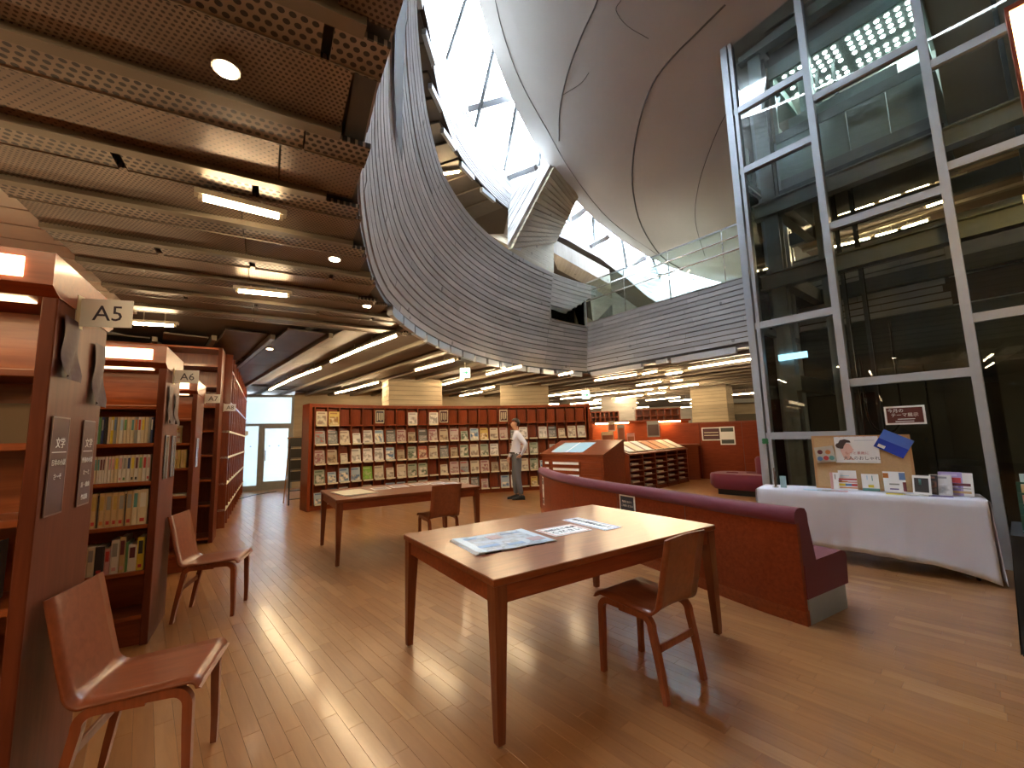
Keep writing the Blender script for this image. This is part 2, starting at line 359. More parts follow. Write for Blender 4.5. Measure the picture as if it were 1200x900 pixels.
def clone(src, loc, rz, label, group=None):
    r = src.copy(); COL.objects.link(r); r.location = loc; r.rotation_euler = (0, 0, rz); r['label'] = label
    if group: r['group'] = group
    for p in list(src.children):
        c = p.copy(); COL.objects.link(c); c.parent = r
        for q in list(p.children):
            d = q.copy(); COL.objects.link(d); d.parent = c
    return r

# ================================================================== THE SETTING
C0 = Vector((6, 4.5, 0)); ZC = 2.9                       # centre of the round void, height of the ceiling
def cyl(th, r, z): return Vector((C0.x+r*math.cos(R(th)), C0.y+r*math.sin(R(th)), z))
RB = [(0, 7.35), (124.6, 7.24), (140, 7.42), (150, 7.47), (162, 7.43), (172, 7.39), (180, 7.36), (191, 7.24), (198, 7.2), (202, 7.15), (207, 7.1), (290, 7.1), (313, 7.35)]
RT = [(0, 7.05), (122, 7.05), (135, 7.0), (161, 7.0), (171, 6.97), (178, 6.9), (186, 6.85), (313, 6.85)]
def zout(th, r=7.5): return interp(th % 360, ZO)
ZO = [(0, 7.4), (60, 6.2), (89.6, 5.86), (97, 5.74), (107, 5.8), (116.6, 6.3), (126, 6.95), (133, 7.15), (139.7, 7.25), (147.4, 7.5), (154.6, 7.94), (160.7, 8.44), (164.4, 8.99), (200, 9.6), (300, 9.6), (360, 7.4)]
def zin(th, r=6.6): p = cyl(th, r, 0); return 10.95-.22*p.x-.39*p.y
A0, A1 = 124.6, 313.0
CH0, CH1 = cyl(A0, interp(A0, RB), 0), cyl(A1, 7.35, 0)
CHD = (CH1-CH0).normalized(); CHN = Vector((CHD.y, -CHD.x, 0));
if CHN.dot(C0-CH0) > 0: CHN = -CHN                       # points away from the void

# --- floor: planks
FD = 131.0; fd, fn = dirv(FD), dirv(FD+90)
floor = struct(link('floor', None))
sub = MB().b2((-16, -6, -.06), (20, 36, -.018), 0).build('subfloor', plain('subfloor', (.10, .045, .018), .7), floor)
PW = .078; lens = [.36, .45, .54, .62, .72]
plank_me = []
def plank_mb(L, mb=None, loc=(0, 0)):
    mb = mb or MB(); x, y, b = L/2-.0004, PW/2-.0003, .0008; cx, cy = loc
    lo = [(cx-x, cy-y, -.0185), (cx+x, cy-y, -.0185), (cx+x, cy+y, -.0185), (cx-x, cy+y, -.0185)]
    mi = [(cx-x, cy-y, -b), (cx+x, cy-y, -b), (cx+x, cy+y, -b), (cx-x, cy+y, -b)]
    hi = [(cx-x+b, cy-y+b, 0), (cx+x-b, cy-y+b, 0), (cx+x-b, cy+y-b, 0), (cx-x+b, cy+y-b, 0)]
    return mb.add(lo+mi+hi, [(8, 9, 10, 11)]+[(k, (k+1) % 4, 4+(k+1) % 4, 4+k) for k in range(4)]+[(4+k, 4+(k+1) % 4, 8+(k+1) % 4, 8+k) for k in range(4)])
for L in lens: plank_me.append(plank_mb(L).mesh('plank', M['floor']))
cand = []; rest = MB()
rf = random.Random(3)
for row in range(-225, 130):
    yy = row*PW; s = -9-rf.random()
    while s < 24:
        k = rf.randrange(5); L = lens[k]; mid = s+L/2; p = fd*mid+fn*yy; s += L
        if not (-9.5 < p.x < 9.5 and -3 < p.y < 26): continue
        q = proj((p.x, p.y, 0)); d = math.hypot(p.x, p.y)
        vis = q and -60 < q[0] < 1260 and 560 < q[1] < 960
        cand.append((0 if vis else 1, d, k, mid, yy))
cand.sort()
for i, (nv, d, k, mid, yy) in enumerate(cand):
    if i < 290: 
        p = fd*mid+fn*yy; link('plank', plank_me[k], floor, p, R(FD))
    else: plank_mb(lens[k], rest, (mid, yy))
o = rest.build('plank_field', M['floor'], floor, rz=R(FD), fixn=False); o['kind'] = 'stuff'

# --- ceiling slab with the void cut out of it (polar fan around the void)
outl = [cyl(A0+(A1-A0)*i/90, interp(A0+(A1-A0)*i/90, RB)+.02, 0) for i in range(91)]
outl += [CH1+(CH0-CH1)*i/30 for i in range(1, 30)]
hub = Vector((4.6, 2.2, 0)); mb = MB(); n = len(outl)
far = [hub+(p-hub).normalized()*31 for p in outl]
lo = [(p.x, p.y, ZC+.04) for p in outl]; lf = [(p.x, p.y, ZC+.04) for p in far]
hi = [(p.x, p.y, ZC+.4) for p in outl]; hf = [(p.x, p.y, ZC+.4) for p in far]
mb.add(lo+lf+hi+hf, [(i, (i+1) % n, n+(i+1) % n, n+i) for i in range(n)]+[(2*n+i, 2*n+(i+1) % n, 3*n+(i+1) % n, 3*n+i) for i in range(n)]+[(i, (i+1) % n, 2*n+(i+1) % n, 2*n+i) for i in range(n)])
ceil = struct(link('ceiling', None)); mb.build('ceiling_slab', M['slab'], ceil)
def in_void(p, m=0.0):
    p = Vector((p[0], p[1], 0)); d = p-C0; th = math.degrees(math.atan2(d.y, d.x)) % 360
    return (p-CH0).dot(CHN) < m and d.length < interp(th, RB)+m
# near zone: rows run along 30 deg
u30, v30 = dirv(30), dirv(120)
near = []
cache = {}
def panel(mname, L, Wd, z, org, ang, thick=.02, name='ceiling_panel', lip=True):
    key = (mname, round(L, 2), round(Wd, 3))
    if key not in cache:
        m_ = MB().box((0, 0, thick/2), (round(L, 2)-.008, Wd-.006, thick), 0)
        if lip: m_.box((0, Wd/2-.006, thick/2-.006), (L-.01, .008, thick), 0).box((0, -Wd/2+.006, thick/2-.006), (L-.01, .008, thick), 0)
        cache[key] = m_.mesh(name, M[mname])
    return link(name, cache[key], ceil, (org.x, org.y, z), ang)
npan = 0
def lay_row(t, wd, mname, z, s0, s1, L, ang, ax, ay, name, ylim, cond):
    global npan
    run = None; s = s0
    def okk(x): return all(not in_void(ax*x+ay*(t+b*wd), .015) for b in (0, 1)) and cond(ax*x+ay*(t+wd/2))
    while s <= s1+.05:
        g = s < s1 and okk(s)
        if g and run is None: run = s
        if run is not None and (not g or s-run >= L-.001):
            LL = min(L, s-run)
            if LL > .12: panel(mname, LL, wd, z, ax*(run+LL/2)+ay*(t+wd/2), ang, name=name); npan += 1
            run = s if g else None
        s += .05
vis = lambda z, mrg=80: (lambda p: (lambda q: q is not None and -mrg < q[0] < 1200+mrg and -mrg < q[1] < 900)(proj((p.x, p.y, z))))
k = 0
for k in range(-1, 9):
    t = .44+k*.6; sh = rf.choice([0, .35, .7, 1.0])
    cn = lambda p: vis(ZC)(p) and p.y < 5.75 and p.dot(u30) > -1.5
    lay_row(t-.02, .37, 'perf' if k % 3 else 'perfslot', ZC-.05, -1.35-.0, 5, 1.15, R(30), u30, v30, 'perforated_panel', 0, cn)
    lay_row(t+.385, .18, 'perfbig', ZC-.078, -1.35, 5, .575 if k % 2 else 1.15, R(30), u30, v30, 'perforated_strip', 0, cn)
    L = 7.0; s1 = 3.2
    mb = MB(); s = -1.35
    while s < 6:
        p = u30*(s+.25)+v30*(t+.365)
        if in_void(p, .1) or p.y > 5.9: break
        s += .25
    if s > -1.2:
        mb.b2((-1.35, -.03, 0), (s+.1, .03, .06)); o = mb.build('ceiling_channel', M['beam'], ceil, v30*(t+.37)+Vector((0, 0, ZC-.085)), R(30))
# far zone: rows run along 131 deg
w131, x131 = dirv(131), dirv(41)
farc = lambda p: vis(ZC, 20)(p) and p.y >= 5.6 and p.length < 12.5
for j in range(-3, 14):
    a = .12+j*.62
    lay_row(a-.01, .49, 'darkpanel', ZC-.045+(.02 if j % 2 else 0), 4.0+(j % 3)*.4, 15, 1.6, R(131), w131, x131, 'ceiling_panel', 0, farc)
for j in range(-3, 26):
    a = .12+j*.62+.5; s0 = None; mb = MB(); s = 2.0
    while s < 40:
        p = w131*(s+.25)+x131*(a+.03)
        bad = in_void(p, .15) or p.y < 5.6 or p.x > 16
        if not bad and s0 is None: s0 = s
        if bad and s0 is not None: break
        s += .5
    if s0 is not None: MB().b2((s0, -.03, 0), (s, .03, .07)).build('ceiling_channel', M['beam'], ceil, x131*(a+.03)+Vector((0, 0, ZC-.10)), R(131), fixn=False)
mb = MB()
for j in range(-3, 30):
    for i in range(8, 26):
        s = i*1.6+(j % 3)*.5; p = w131*(s+.8)+x131*(.34+j*.62)
        if p.length >= 12.3 and p.y > 5.6 and p.x < 16 and p.x > -14 and not in_void(p, .9): mb.box((s+.8, .34+j*.62, (j % 2)*.02), (1.59, .43, .02))
o = mb.build('far_ceiling_panels', M['darkpanel'], ceil, (0, 0, ZC-.03), 0, fixn=False)
# its local frame: x along w131, y along -x131 -> rotate and mirror
o.matrix_local = Matrix(((w131.x, x131.x, 0, 0), (w131.y, x131.y, 0, 0), (0, 0, 1, ZC-.03), (0, 0, 0, 1))); o['kind'] = 'stuff'
# concrete soffit at the far left of the near zone
mb = MB()
for i in range(23): mb.b2((-6, i*.28-.2, 0), (-1.36, i*.28+.06, .1))
o = mb.build('concrete_soffit', M['conc_light'], ceil, u30*0+Vector((0, 0, ZC-.02)), R(30))

# --- board-marked curved wall: every course is a run of cast boards, uneven in depth
def boards(name, P, a0, a1, h0, h1, course, mat, seglen, da, label=None, rnd=5, lip=.007, gap=.019, parent=None):
    """P(a, h, off) -> point; a along, h up; boards stand proud of a recessed joint plane"""
    rg = random.Random(rnd); mb = MB()
    na = max(2, int(abs(a1-a0)/da))
    mb.grid([[P(a0+(a1-a0)*i/na, h, -.02) for i in range(na+1)] for h in (h0, h1)], 1)
    h = h0
    while h < h1-.02:
        hh = min(h+course, h1); a = a0 - rg.random()*seglen*(.5 if a1 > a0 else -.5); sg = 1 if a1 > a0 else -1
        while (a-a1)*sg < 0:
            b = a+sg*seglen*rg.uniform(.5, 1.3)
            p, q = (max(a, a0), min(b, a1)) if sg > 0 else (min(a, a0), max(b, a1))
            if abs(q-p) > da*.15:
                off = rg.uniform(0, lip); k = max(1, int(round(abs(q-p)/da))); g = gap*course/.1
                A = [p+(q-p)*(i/k) for i in range(k+1)]
                A[0] += sg*da*.003; A[-1] -= sg*da*.003
                top = [P(x, hh-.001, off) for x in A]; bot = [P(x, h+g, off) for x in A]
                tb = [P(x, hh-.001, -.02) for x in A]; bb = [P(x, h+g, -.02) for x in A]
                n_ = len(A); vs = bot+top+bb+tb; fs = []
                for i in range(k):
                    fs += [(i, i+1, n_+i+1, n_+i), (i, 2*n_+i, 2*n_+i+1, i+1), (n_+i, n_+i+1, 3*n_+i+1, 3*n_+i)]
                mb.add(vs, fs, 0)
            a = b
        h = hh
    return mb.build(name, [mat, M['groove']], parent, fixn=False)
def Pring(th, h, off):                 # lower gallery wall: 2.9 .. 5.1, leaning in towards the top
    f = (h-ZC)/(5.1-ZC); r = interp(th, RB)*(1-f)+interp(th, RT)*f - off
    return cyl(th, r, h)
wc = struct(link('wall_gallery', None))
boards('board_courses', Pring, 135.2, 235, ZC, 5.1, .1, M['conc'], 20, 2.0, parent=wc)
boards('board_courses', Pring, 124.6, 135.2, ZC, 4.05, .1, M['conc'], 8, 1.8, rnd=6, parent=wc)
def Ppar(th, f, off): zb = 3.95+(135.2-th)/13.2*.98; return Pring(th, zb+(5.1-zb)*f, off)
h_ = 3.95
while h_ < 5.08:
    te = max(122.2, 135.2-(h_+.05-3.95)/.98*13.2); hn = min(5.1, h_+.1)
    if te < 134.9:
        for sd in (1, -1): boards('board_course', (lambda t, h, o: Pring(t, h, o)) if sd > 0 else (lambda t, h, o: Pring(t, h, -.24-o)), te if sd > 0 else 135.2, 135.2 if sd > 0 else te, h_, hn, .1, M['conc'], 20, 1.8, rnd=int(h_*50), parent=wc)
    h_ = hn
mb = MB(); mb.grid([[Ppar(122.2+13*i/8, 0, 0), Ppar(122.2+13*i/8, 0, -.24)] for i in range(9)]).grid([[Ppar(122.2+13*i/8, 1, 0), Ppar(122.2+13*i/8, 1, -.24)] for i in range(9)]).quad(Ppar(122.2, 0, 0), Ppar(122.2, 1, 0), Ppar(122.2, 1, -.24), Ppar(122.2, 0, -.24)); mb.grid([[Ppar(122.2+13*i/8, f, -.012) for f in (0, 1)] for i in range(9)]); mb.build('parapet_end', M['conc'], wc, fixn=False)
mb = MB(); ringband(mb, 121, 142, 14, lambda t: cyl(t, 9.3, 3.6), lambda t: cyl(t, 9.3, 5.6)); mb.build('landing_wall', M['conc_light'], wc)
mb = MB()
ringband(mb, 135.2, 313, 80, lambda t: Pring(t, 5.1, 0), lambda t: Pring(t, 5.1, -.22)); ringband(mb, 135.2, 313, 80, lambda t: Pring(t, 5.1, -.22), lambda t: Pring(t, ZC+.3, -.22))
ringband(mb, 124.6, 135.2, 6, lambda t: Pring(t, 4.05, 0), lambda t: Pring(t, 4.05, -.22)); ringband(mb, 124.6, 135.2, 6, lambda t: Pring(t, 4.05, -.22), lambda t: Pring(t, ZC, -.22))
ringband(mb, 235, 313, 30, lambda t: Pring(t, ZC, 0), lambda t: Pring(t, 5.1, 0))
mb.build('wall_core', M['conc'], wc, fixn=False)
# dark raised strip whose colour paints the shade inside a crevice between wall layers
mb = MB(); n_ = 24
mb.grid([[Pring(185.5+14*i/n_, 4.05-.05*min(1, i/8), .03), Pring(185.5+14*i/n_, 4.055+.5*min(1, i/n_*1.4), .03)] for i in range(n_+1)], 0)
mb.build('slot_shade_strip', plain('painted_slot_shade', (.16, .14, .12), .8), wc)
# grille boxes hung along the lower edge
g_me = MB().b2((-.19, 0, -.13), (.19, .06, -.02), 0).b2((-.17, -.012, -.115), (.17, .0, -.035), 1)
for i in range(5): g_me.b2((-.165+i*.068, -.018, -.11), (-.11+i*.068, -.01, -.04), 0)
g_me = g_me.mesh('edge_grille', [M['steel'], M['ibeam']])
for i in range(15):
    th = 127.5+i*3.55; p = cyl(th, interp(th, RB)+.02, ZC); link('edge_grille', g_me, wc, p, R(th+90))
mb = MB(); ringband(mb, 124.6, 232, 60, lambda t: cyl(t, interp(t, RB)+.01, ZC-.03), lambda t: cyl(t, interp(t, RB)+.10, ZC-.03)); ringband(mb, 124.6, 232, 60, lambda t: cyl(t, interp(t, RB)+.01, ZC+.01), lambda t: cyl(t, interp(t, RB)+.01, ZC-.03)); mb.build('edge_channel', M['steel_d'], wc)

# --- straight wall over the chord
CL = (CH1-CH0).length
def Pch(a, h, off): return CH0+CHD*a-CHN*off*1.0+Vector((0, 0, h))
ws = struct(link('wall_chord', None))
boards('board_courses', Pch, 0, 6.4, ZC+.02, 4.15, .1, M['conc_up'], 1.6, .6, rnd=9, parent=ws)
mb = MB(); mb.loft([[Pch(a, ZC+.02, -.02), Pch(a, 4.15, -.02), Pch(a, 4.15, -.25), Pch(a, ZC+.02, -.25)] for a in (0, CL)]); mb.build('wall_core', M['conc_up'], ws)
mb = MB(); mb.loft([[Pch(a, ZC-.12, -.02), Pch(a, ZC-.02, .0), Pch(a, ZC-.02, -.12), Pch(a, ZC-.12, -.12)] for a in (.1, 1.55)]); mb.loft([[Pch(a, ZC-.14, .03), Pch(a, ZC-.02, .03), Pch(a, ZC-.02, -.05), Pch(a, ZC-.14, -.05)] for a in (2.3, 3.6)])
mb.loft([[Pch(a, ZC-.10, .03), Pch(a, ZC-.02, .03), Pch(a, ZC-.02, -.05), Pch(a, ZC-.10, -.05)] for a in (1.95, 2.2)]); mb.build('blind_box', M['steel'], ws)
mb = MB(); mb.loft([[Pch(a, ZC-.05, -.03), Pch(a, ZC+.03, -.03), Pch(a, ZC+.03, -.3), Pch(a, ZC-.05, -.3)] for a in (0, CL)]); mb.build('edge_channel', M['steel_d'], ws)

# --- upper gallery: floor, soffit, outer band, roof
wu = struct(link('wall_upper', None))
ZB = [(0, 4.3), (80, 4.5), (96, 4.6), (105.7, 5.1), (110.8, 5.6), (118.3, 6.1), (127, 6.35), (145, 6.35), (160, 6.45), (172, 6.6), (313, 6.6), (360, 4.3)]
RU = [(0, 7.5), (145, 7.35), (160, 7.3), (168, 7.15), (176, 6.95), (190, 6.9), (300, 6.9), (360, 7.5)]
def Pband(th, hf, off):
    z0, z1 = interp(th, ZB), zout(th); r = interp(th, RU)*(1-hf)+7.5*hf-off; return cyl(th, r, z0+(z1-z0)*hf)
boards('board_courses', Pband, 92, 215, 0, 1, .055, M['conc_up'], 12, 2.5, rnd=12, parent=wu, gap=.02)
mb = MB(); ringband(mb, 0, 92, 30, lambda t: Pband(t, 0, 0), lambda t: Pband(t, 1, 0)); ringband(mb, 215, 360, 50, lambda t: Pband(t, 0, 0), lambda t: Pband(t, 1, 0))
ringband(mb, 0, 360, 90, lambda t: cyl(t, 7.52, zout(t)+.02), lambda t: cyl(t, 11.5, zout(t)+.4)); ringband(mb, 0, 360, 90, lambda t: cyl(t, 11.5, zout(t)+.4), lambda t: cyl(t, 11.5, 2.9))
mb.build('gallery_enclosure', M['conc_up'], wu, fixn=False)
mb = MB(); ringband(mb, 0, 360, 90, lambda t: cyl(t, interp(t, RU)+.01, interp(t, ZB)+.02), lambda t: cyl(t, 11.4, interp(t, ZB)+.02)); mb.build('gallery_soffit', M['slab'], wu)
for i in range(19):
    th = 147+i*3.4; r0 = interp(th, RU)+.06; mb = MB(); z = interp(th, ZB)
    q = [cyl(th-1.6, r0, z-.03), cyl(th+1.6, r0, z-.03), cyl(th+1.6, 9.3, z-.03), cyl(th-1.6, 9.3, z-.03)]
    mb.loft([q, [p+Vector((0, 0, .035)) for p in q]]).build('soffit_panel', M['darkpanel'], wu)
for i in range(9):
    th = 150+i*6.4; mb = MB(); z = interp(th, ZB); r0 = interp(th, RU)
    q = [cyl(th-1.9, r0+.01, z-.02), cyl(th+1.9, r0+.01, z-.02), cyl(th+1.9, r0+.07, z-.02), cyl(th-1.9, r0+.07, z-.02)]
    mb.loft([q, [p-Vector((0, 0, .09)) for p in q]]).build('edge_grille', M['steel'], wu)

# --- skylight: outer and inner edge, glass, bars, struts
sk = struct(link('window_skylight', None))
NB = 44
for i in range(NB):
    t0, t1 = 360*i/NB, 360*(i+1)/NB
    if not (85 < (t0+t1)/2 < 188): continue
    q = [cyl(t0, 7.5, zout(t0)+.05), cyl(t1, 7.5, zout(t1)+.05), cyl(t1, 6.55, zin(t1)+.12), cyl(t0, 6.55, zin(t0)+.12)]
    MB().loft([q, [p+Vector((0, 0, .015)) for p in q]]).build('pane', M['skyglass'], sk)
    a, b = cyl(t0-4.0, 7.52, zout(t0-4)+.03), cyl(t0+4, 6.52, zin(t0+4)+.1)
    MB().tube([a, b], .04, 4).build('glazing_bar', M['steel_d'], sk)
MB().add([cyl(360*i/NB, r, z(360*i/NB)+.05) for r, z in ((7.5, zout), (6.55, zin)) for i in range(NB)], [(i, (i+1) % NB, NB+(i+1) % NB, NB+i) for i in range(NB) if not (85 < 360*(i+.5)/NB < 188)]).build('added_roof_blocker', M['conc_up'], sk)  # unseen roof added over the ring to keep bright sky out of the lift glass
for (pa, pb) in (((548, 128), (603, 113)), ((596, 208), (628, 196)), ((692, 288), (712, 278)), ((742, 310), (757, 300)), ((668, 258), (684, 247))):
    def oncyl(px, r):
        d = ray(*px); dx, dy = d.x, d.y; a = dx*dx+dy*dy; b = -2*(C0.x*dx+C0.y*dy); c = C0.x**2+C0.y**2-r*r; t = (-b+math.sqrt(max(0, b*b-4*a*c)))/2/a; return CO+d*t
    MB().tube([oncyl(pa, 7.5), oncyl(pb, 6.65)], .085, 4).build('roof_strut', M['steel'], sk)

# --- smooth concrete dome hanging inside the skylight ring
dm = struct(link('ceiling_dome', None))
mb = MB(); rings = []
for j in range(15):
    f = 1-j/14*.98; row = []
    for i in range(97):
        t = 360*i/96; r = 6.6*f; p = cyl(t, r, 0); z = 10.95-.22*p.x-.39*p.y - 1.05*(1-f**3.2)
        row.append(Vector((p.x, p.y, z)))
    rings.append(row)
mb.grid(rings); mb.grid([[cyl(360*i/96, 6.6, zin(360*i/96)), cyl(360*i/96, 6.35, zin(360*i/96)+1.2)] for i in range(97)])
mb.add([cyl(360*i/96, 6.35, zin(360*i/96)+1.2) for i in range(96)], [tuple(range(96))]); mb.build('dome_shell', M['dome'], dm, fixn=False)
def dz(x, y):
    r = math.hypot(x-C0.x, y-C0.y)/6.6; return 10.95-.22*x-.39*y-1.05*(1-min(1, r)**3.2)
def ondome(px, py):
    d = ray(px, py); t = 3.0
    while t < 40:
        p = CO+d*t
        if math.hypot(p.x-C0.x, p.y-C0.y) < 6.6 and p.z > dz(p.x, p.y)-.006: return p-Vector((0, 0, .004))
        t += .01
    return None
for sm, w_ in ((((702, -30), (700, 0), (680, 45), (664, 90), (656, 130), (655, 165), (658, 225)), .012), (((850, 5), (820, 35), (790, 65), (765, 98), (750, 140), (742, 185), (742, 225), (752, 265), (775, 300), (800, 316)), .016), (((880, 95), (850, 135), (832, 175), (818, 220), (815, 260), (826, 300)), .008), (((576, -20), (590, 40), (610, 95), (640, 150), (672, 205), (715, 258), (770, 298)), .006), (((728, 0), (722, 12), (735, 30), (760, 45)), .006), (((658, 112), (680, 98), (690, 85)), .006)):
    pts = [ondome(*q) for q in sm]; pts = [p for p in pts if p]
    if len(pts) > 2: MB().tube(spl(pts, 4), w_, 5).build('dome_seam', M['seam'], dm)

# --- concrete buttress from the gallery wall up to the dome
def onc(px, r):
    d = ray(*px); a = d.x**2+d.y**2; b = -2*(C0.x*d.x+C0.y*d.y); c = C0.x**2+C0.y**2-r*r; t = (-b+math.sqrt(max(0, b*b-4*a*c)))/2/a; return CO+d*t
def hull(pts, name, mat, parent):
    bm = bmesh.new()
    for p in pts: bm.verts.new(p)
    bmesh.ops.convex_hull(bm, input=bm.verts[:]); 
    bmesh.ops.delete(bm, geom=[v for v in bm.verts if not v.link_faces], context='VERTS')
    me = bpy.data.meshes.new(name); bm.to_mesh(me); bm.free(); me.materials.append(mat); return link(name, me, parent)
bt = struct(link('wall_buttress', None))
fr = [onc((651, 188), 6.5), onc((675, 232), 6.5), onc((649, 285), 7.1), onc((597, 292), 7.1)]
lf = [onc((635, 180), 6.95), onc((598, 238), 7.45), onc((588, 285), 7.4)]
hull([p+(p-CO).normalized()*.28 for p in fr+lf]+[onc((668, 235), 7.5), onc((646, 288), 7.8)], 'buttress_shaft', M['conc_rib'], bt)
def facet(a, b, c, d, n, mat, parent):          # boards a->b repeated towards d->c
    a, b, c, d = map(Vector, (a, b, c, d)); nr = (b-a).cross(d-a).normalized()
    if nr.dot(CO-a) < 0: nr = -nr
    rg = random.Random(n); mb = MB()
    for i in range(n):
        f0, f1 = (i+.12)/n, (i+.98)/n; o_ = nr*rg.uniform(.075, .09)
        q = [a.lerp(d, f0), b.lerp(c, f0), b.lerp(c, f1), a.lerp(d, f1)]
        mb.loft([[p-nr*.3 for p in q], [p+o_ for p in q]])
    mb.build('board_face', mat, parent)
facet(lf[0], fr[0], fr[3], lf[1], 1, M['conc_up'], bt) if False else None
facet(fr[0], fr[3], lf[1], lf[0], 9, M['conc_up'], bt)
facet(fr[0], fr[1], fr[2], fr[3], 16, M['concw'], bt)
p0 = [onc((597, 288), 7.1), onc((649, 284), 7.1), onc((649, 322), 7.1), onc((600, 300), 7.1)]
hull(p0+[p+(p-C0).normalized()*.7-Vector((0, 0, 0)) for p in [Vector((q.x, q.y, q.z)) for q in p0]], 'buttress_foot', M['concw'], bt)
# stair block behind the opening
a, b, c, d = onc((645, 278), 7.42), onc((714, 316), 7.42), onc((716, 334), 7.42), onc((645, 294), 7.42)
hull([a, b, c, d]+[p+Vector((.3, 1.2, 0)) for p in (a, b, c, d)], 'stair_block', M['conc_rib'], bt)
a, b, c, d = onc((690, 335), 8.4), onc((712, 318), 8.4), onc((722, 352), 8.4), onc((695, 380), 8.4)
hull([a, b, c, d]+[p+Vector((.4, .9, 0)) for p in (a, b, c, d)], 'stair_pier', M['conc_up'], bt)
a, b, c = onc((716, 330), 8.2), onc((760, 358), 8.2), onc((718, 372), 8.2)
hull([a, b, c]+[p+Vector((.4, .9, 0)) for p in (a, b, c)], 'stair_fin', M['conc_up'], bt)
mb = MB(); ringband(mb, 60, 225, 60, lambda t: cyl(t, 10.4, 3.2), lambda t: cyl(t, 10.4, 6.6)); mb.build('gallery_back_wall', M['concw'], bt)
mb = MB(); ringband(mb, 60, 225, 60, lambda t: cyl(t, 7.5, 4.0), lambda t: cyl(t, 10.4, 4.0)); mb.build('gallery_floor', M['concw'], bt)

# dark ceiling of the upper reading floor behind the lift
o = struct(link('ceiling_upper', None)); LDa, LBa = dirv(129), dirv(39); L0a = Vector((4.61, 4.16, 0))
q_ = [L0a+LDa*a+LBa*b for a, b in ((2.3, 2.05), (-7, 2.05), (-7, 8.2), (2.3, 8.2))]
MB().loft([[p+Vector((0, 0, 4.97)) for p in q_], [p+Vector((0, 0, 5.15)) for p in q_]]).build('soffit_slab', M['slab'], o)
for k in range(9): 
    a_, b_ = L0a+LDa*2.3+LBa*(2.3+k*.66), L0a-LDa*7+LBa*(2.3+k*.66); MB().loft([[a_+Vector((0, 0, 4.92)), a_+LBa*.1+Vector((0, 0, 4.92)), a_+LBa*.1+Vector((0, 0, 4.97)), a_+Vector((0, 0, 4.97))], [b_+Vector((0, 0, 4.92)), b_+LBa*.1+Vector((0, 0, 4.92)), b_+LBa*.1+Vector((0, 0, 4.97)), b_+Vector((0, 0, 4.97))]]).build('ceiling_channel', M['beam'], o)
o = struct(link('floor_upper', None)); q_ = [CH0+CHD*a+CHN*b for a, b in ((.0, .25), (9, .25), (9, 3), (0, 3))]
MB().loft([[p+Vector((0, 0, 3.75)) for p in q_], [p+Vector((0, 0, 3.85)) for p in q_]]).build('floor_slab', M['concw'], o)

# --- outer walls of the reading room
def wallbox(name, a, b, z0, z1, th, mat, parent=None):
    a, b = Vector((a[0], a[1], 0)), Vector((b[0], b[1], 0)); L = (b-a).length
    o = MB().b2((0, 0, z0), (L, th, z1)).build(name, mat, parent, a, math.atan2(b.y-a.y, b.x-a.x)); return struct(o)
DL, DR = Vector((-8.03, 12.51, 0)), Vector((-6.75, 13.03, 0)); dd = (DR-DL).normalized()
wallbox('wall_back', DR, DR+dd*7.5, 0, ZC+.04, .25, M['concw'])
wallbox('wall_far', (-2, 27), (17, 27), 0, ZC+.04, .3, M['conc_up'])
wallbox('wall_right', (15.6, 30), (15.6, -5.5), 0, ZC+.04, .3, M['concw'])
wallbox('wall_door_side', (-8.78, 12.2), (-10.6, 11.5), 0, ZC+.04, .2, M['concw'])
wallbox('wall_behind', (15.9, -5.4), (-10.9, -5.4), 0, ZC+.04, .3, M['concw'])
wallbox('wall_left', (-10.5, 15), (-10.5, -5.4), 0, ZC+.04, .3, M['concw'])
wallbox('wall_rear_left', (-2.2, 14.9), (-2.2, 30), 0, ZC+.04, .3, M['concw'])
# columns
def column(a, b, dep, z0=0):
    a, b = Vector((a[0], a[1], 0)), Vector((b[0], b[1], 0)); d = (b-a); L = d.length; an = math.atan2(d.y, d.x)
    cl = struct(link('wall_column', None, None, a, an)); mb = MB(); rg = random.Random(int(L*97)); h = 0
    while h < ZC+.03:
        hh = min(h+.115, ZC+.035); o_ = rg.uniform(0, .012)
        mb.b2((-o_, -o_, h+.008), (L+o_, dep+o_, hh)); h = hh
    mb.b2((.01, .01, 0), (L-.01, dep-.01, ZC+.035), 1); mb.build('board_courses', [M['concw'], M['groove']], cl); return cl
column((-2.93, 10.0), (-1.78, 10.62), .8); column((-.35, 12.3), (1.05, 12.25), .9); column((6.05, 14.3), (6.9, 13.6), .9)
# glazed door at the end of the aisle
# ------------------------------------------------------------------ glazed door screen
L = (DR-DL).length; ds = thing('glazed_door_screen', 'aluminium framed frosted glass door screen letting in daylight beside the magazine case', 'door', DL, math.atan2(dd.y, dd.x))
fm = M['ibeam']; H_ = 2.82
for x0, x1 in ((-.78, -.72), (0, .07), (L-.07, L)): MB().b2((x0, -.05, 0), (x1, .05, H_)).build('frame_post', fm, ds)
for z0, z1, xa in ((0, .14, -.75), (1.88, 1.95, -.75), (H_-.07, H_, -.75)): MB().b2((xa, -.045, z0), (L, .045, z1)).build('frame_rail', fm, ds)
MB().b2((.46, -.05, .14), (.56, .05, 1.88)).build('frame_post', fm, ds)
for x0, x1, z0, z1, n_ in ((.07, L-.07, 1.95, H_-.07, 'pane'), (.07, .46, .14, 1.88, 'pane'), (-.72, 0, .14, 1.88, 'pane'), (-.72, 0, 1.95, H_-.07, 'pane')):
    MB().b2((x0, -.01, z0), (x1, .01, z1)).build(n_, M['frost_lit'], ds)
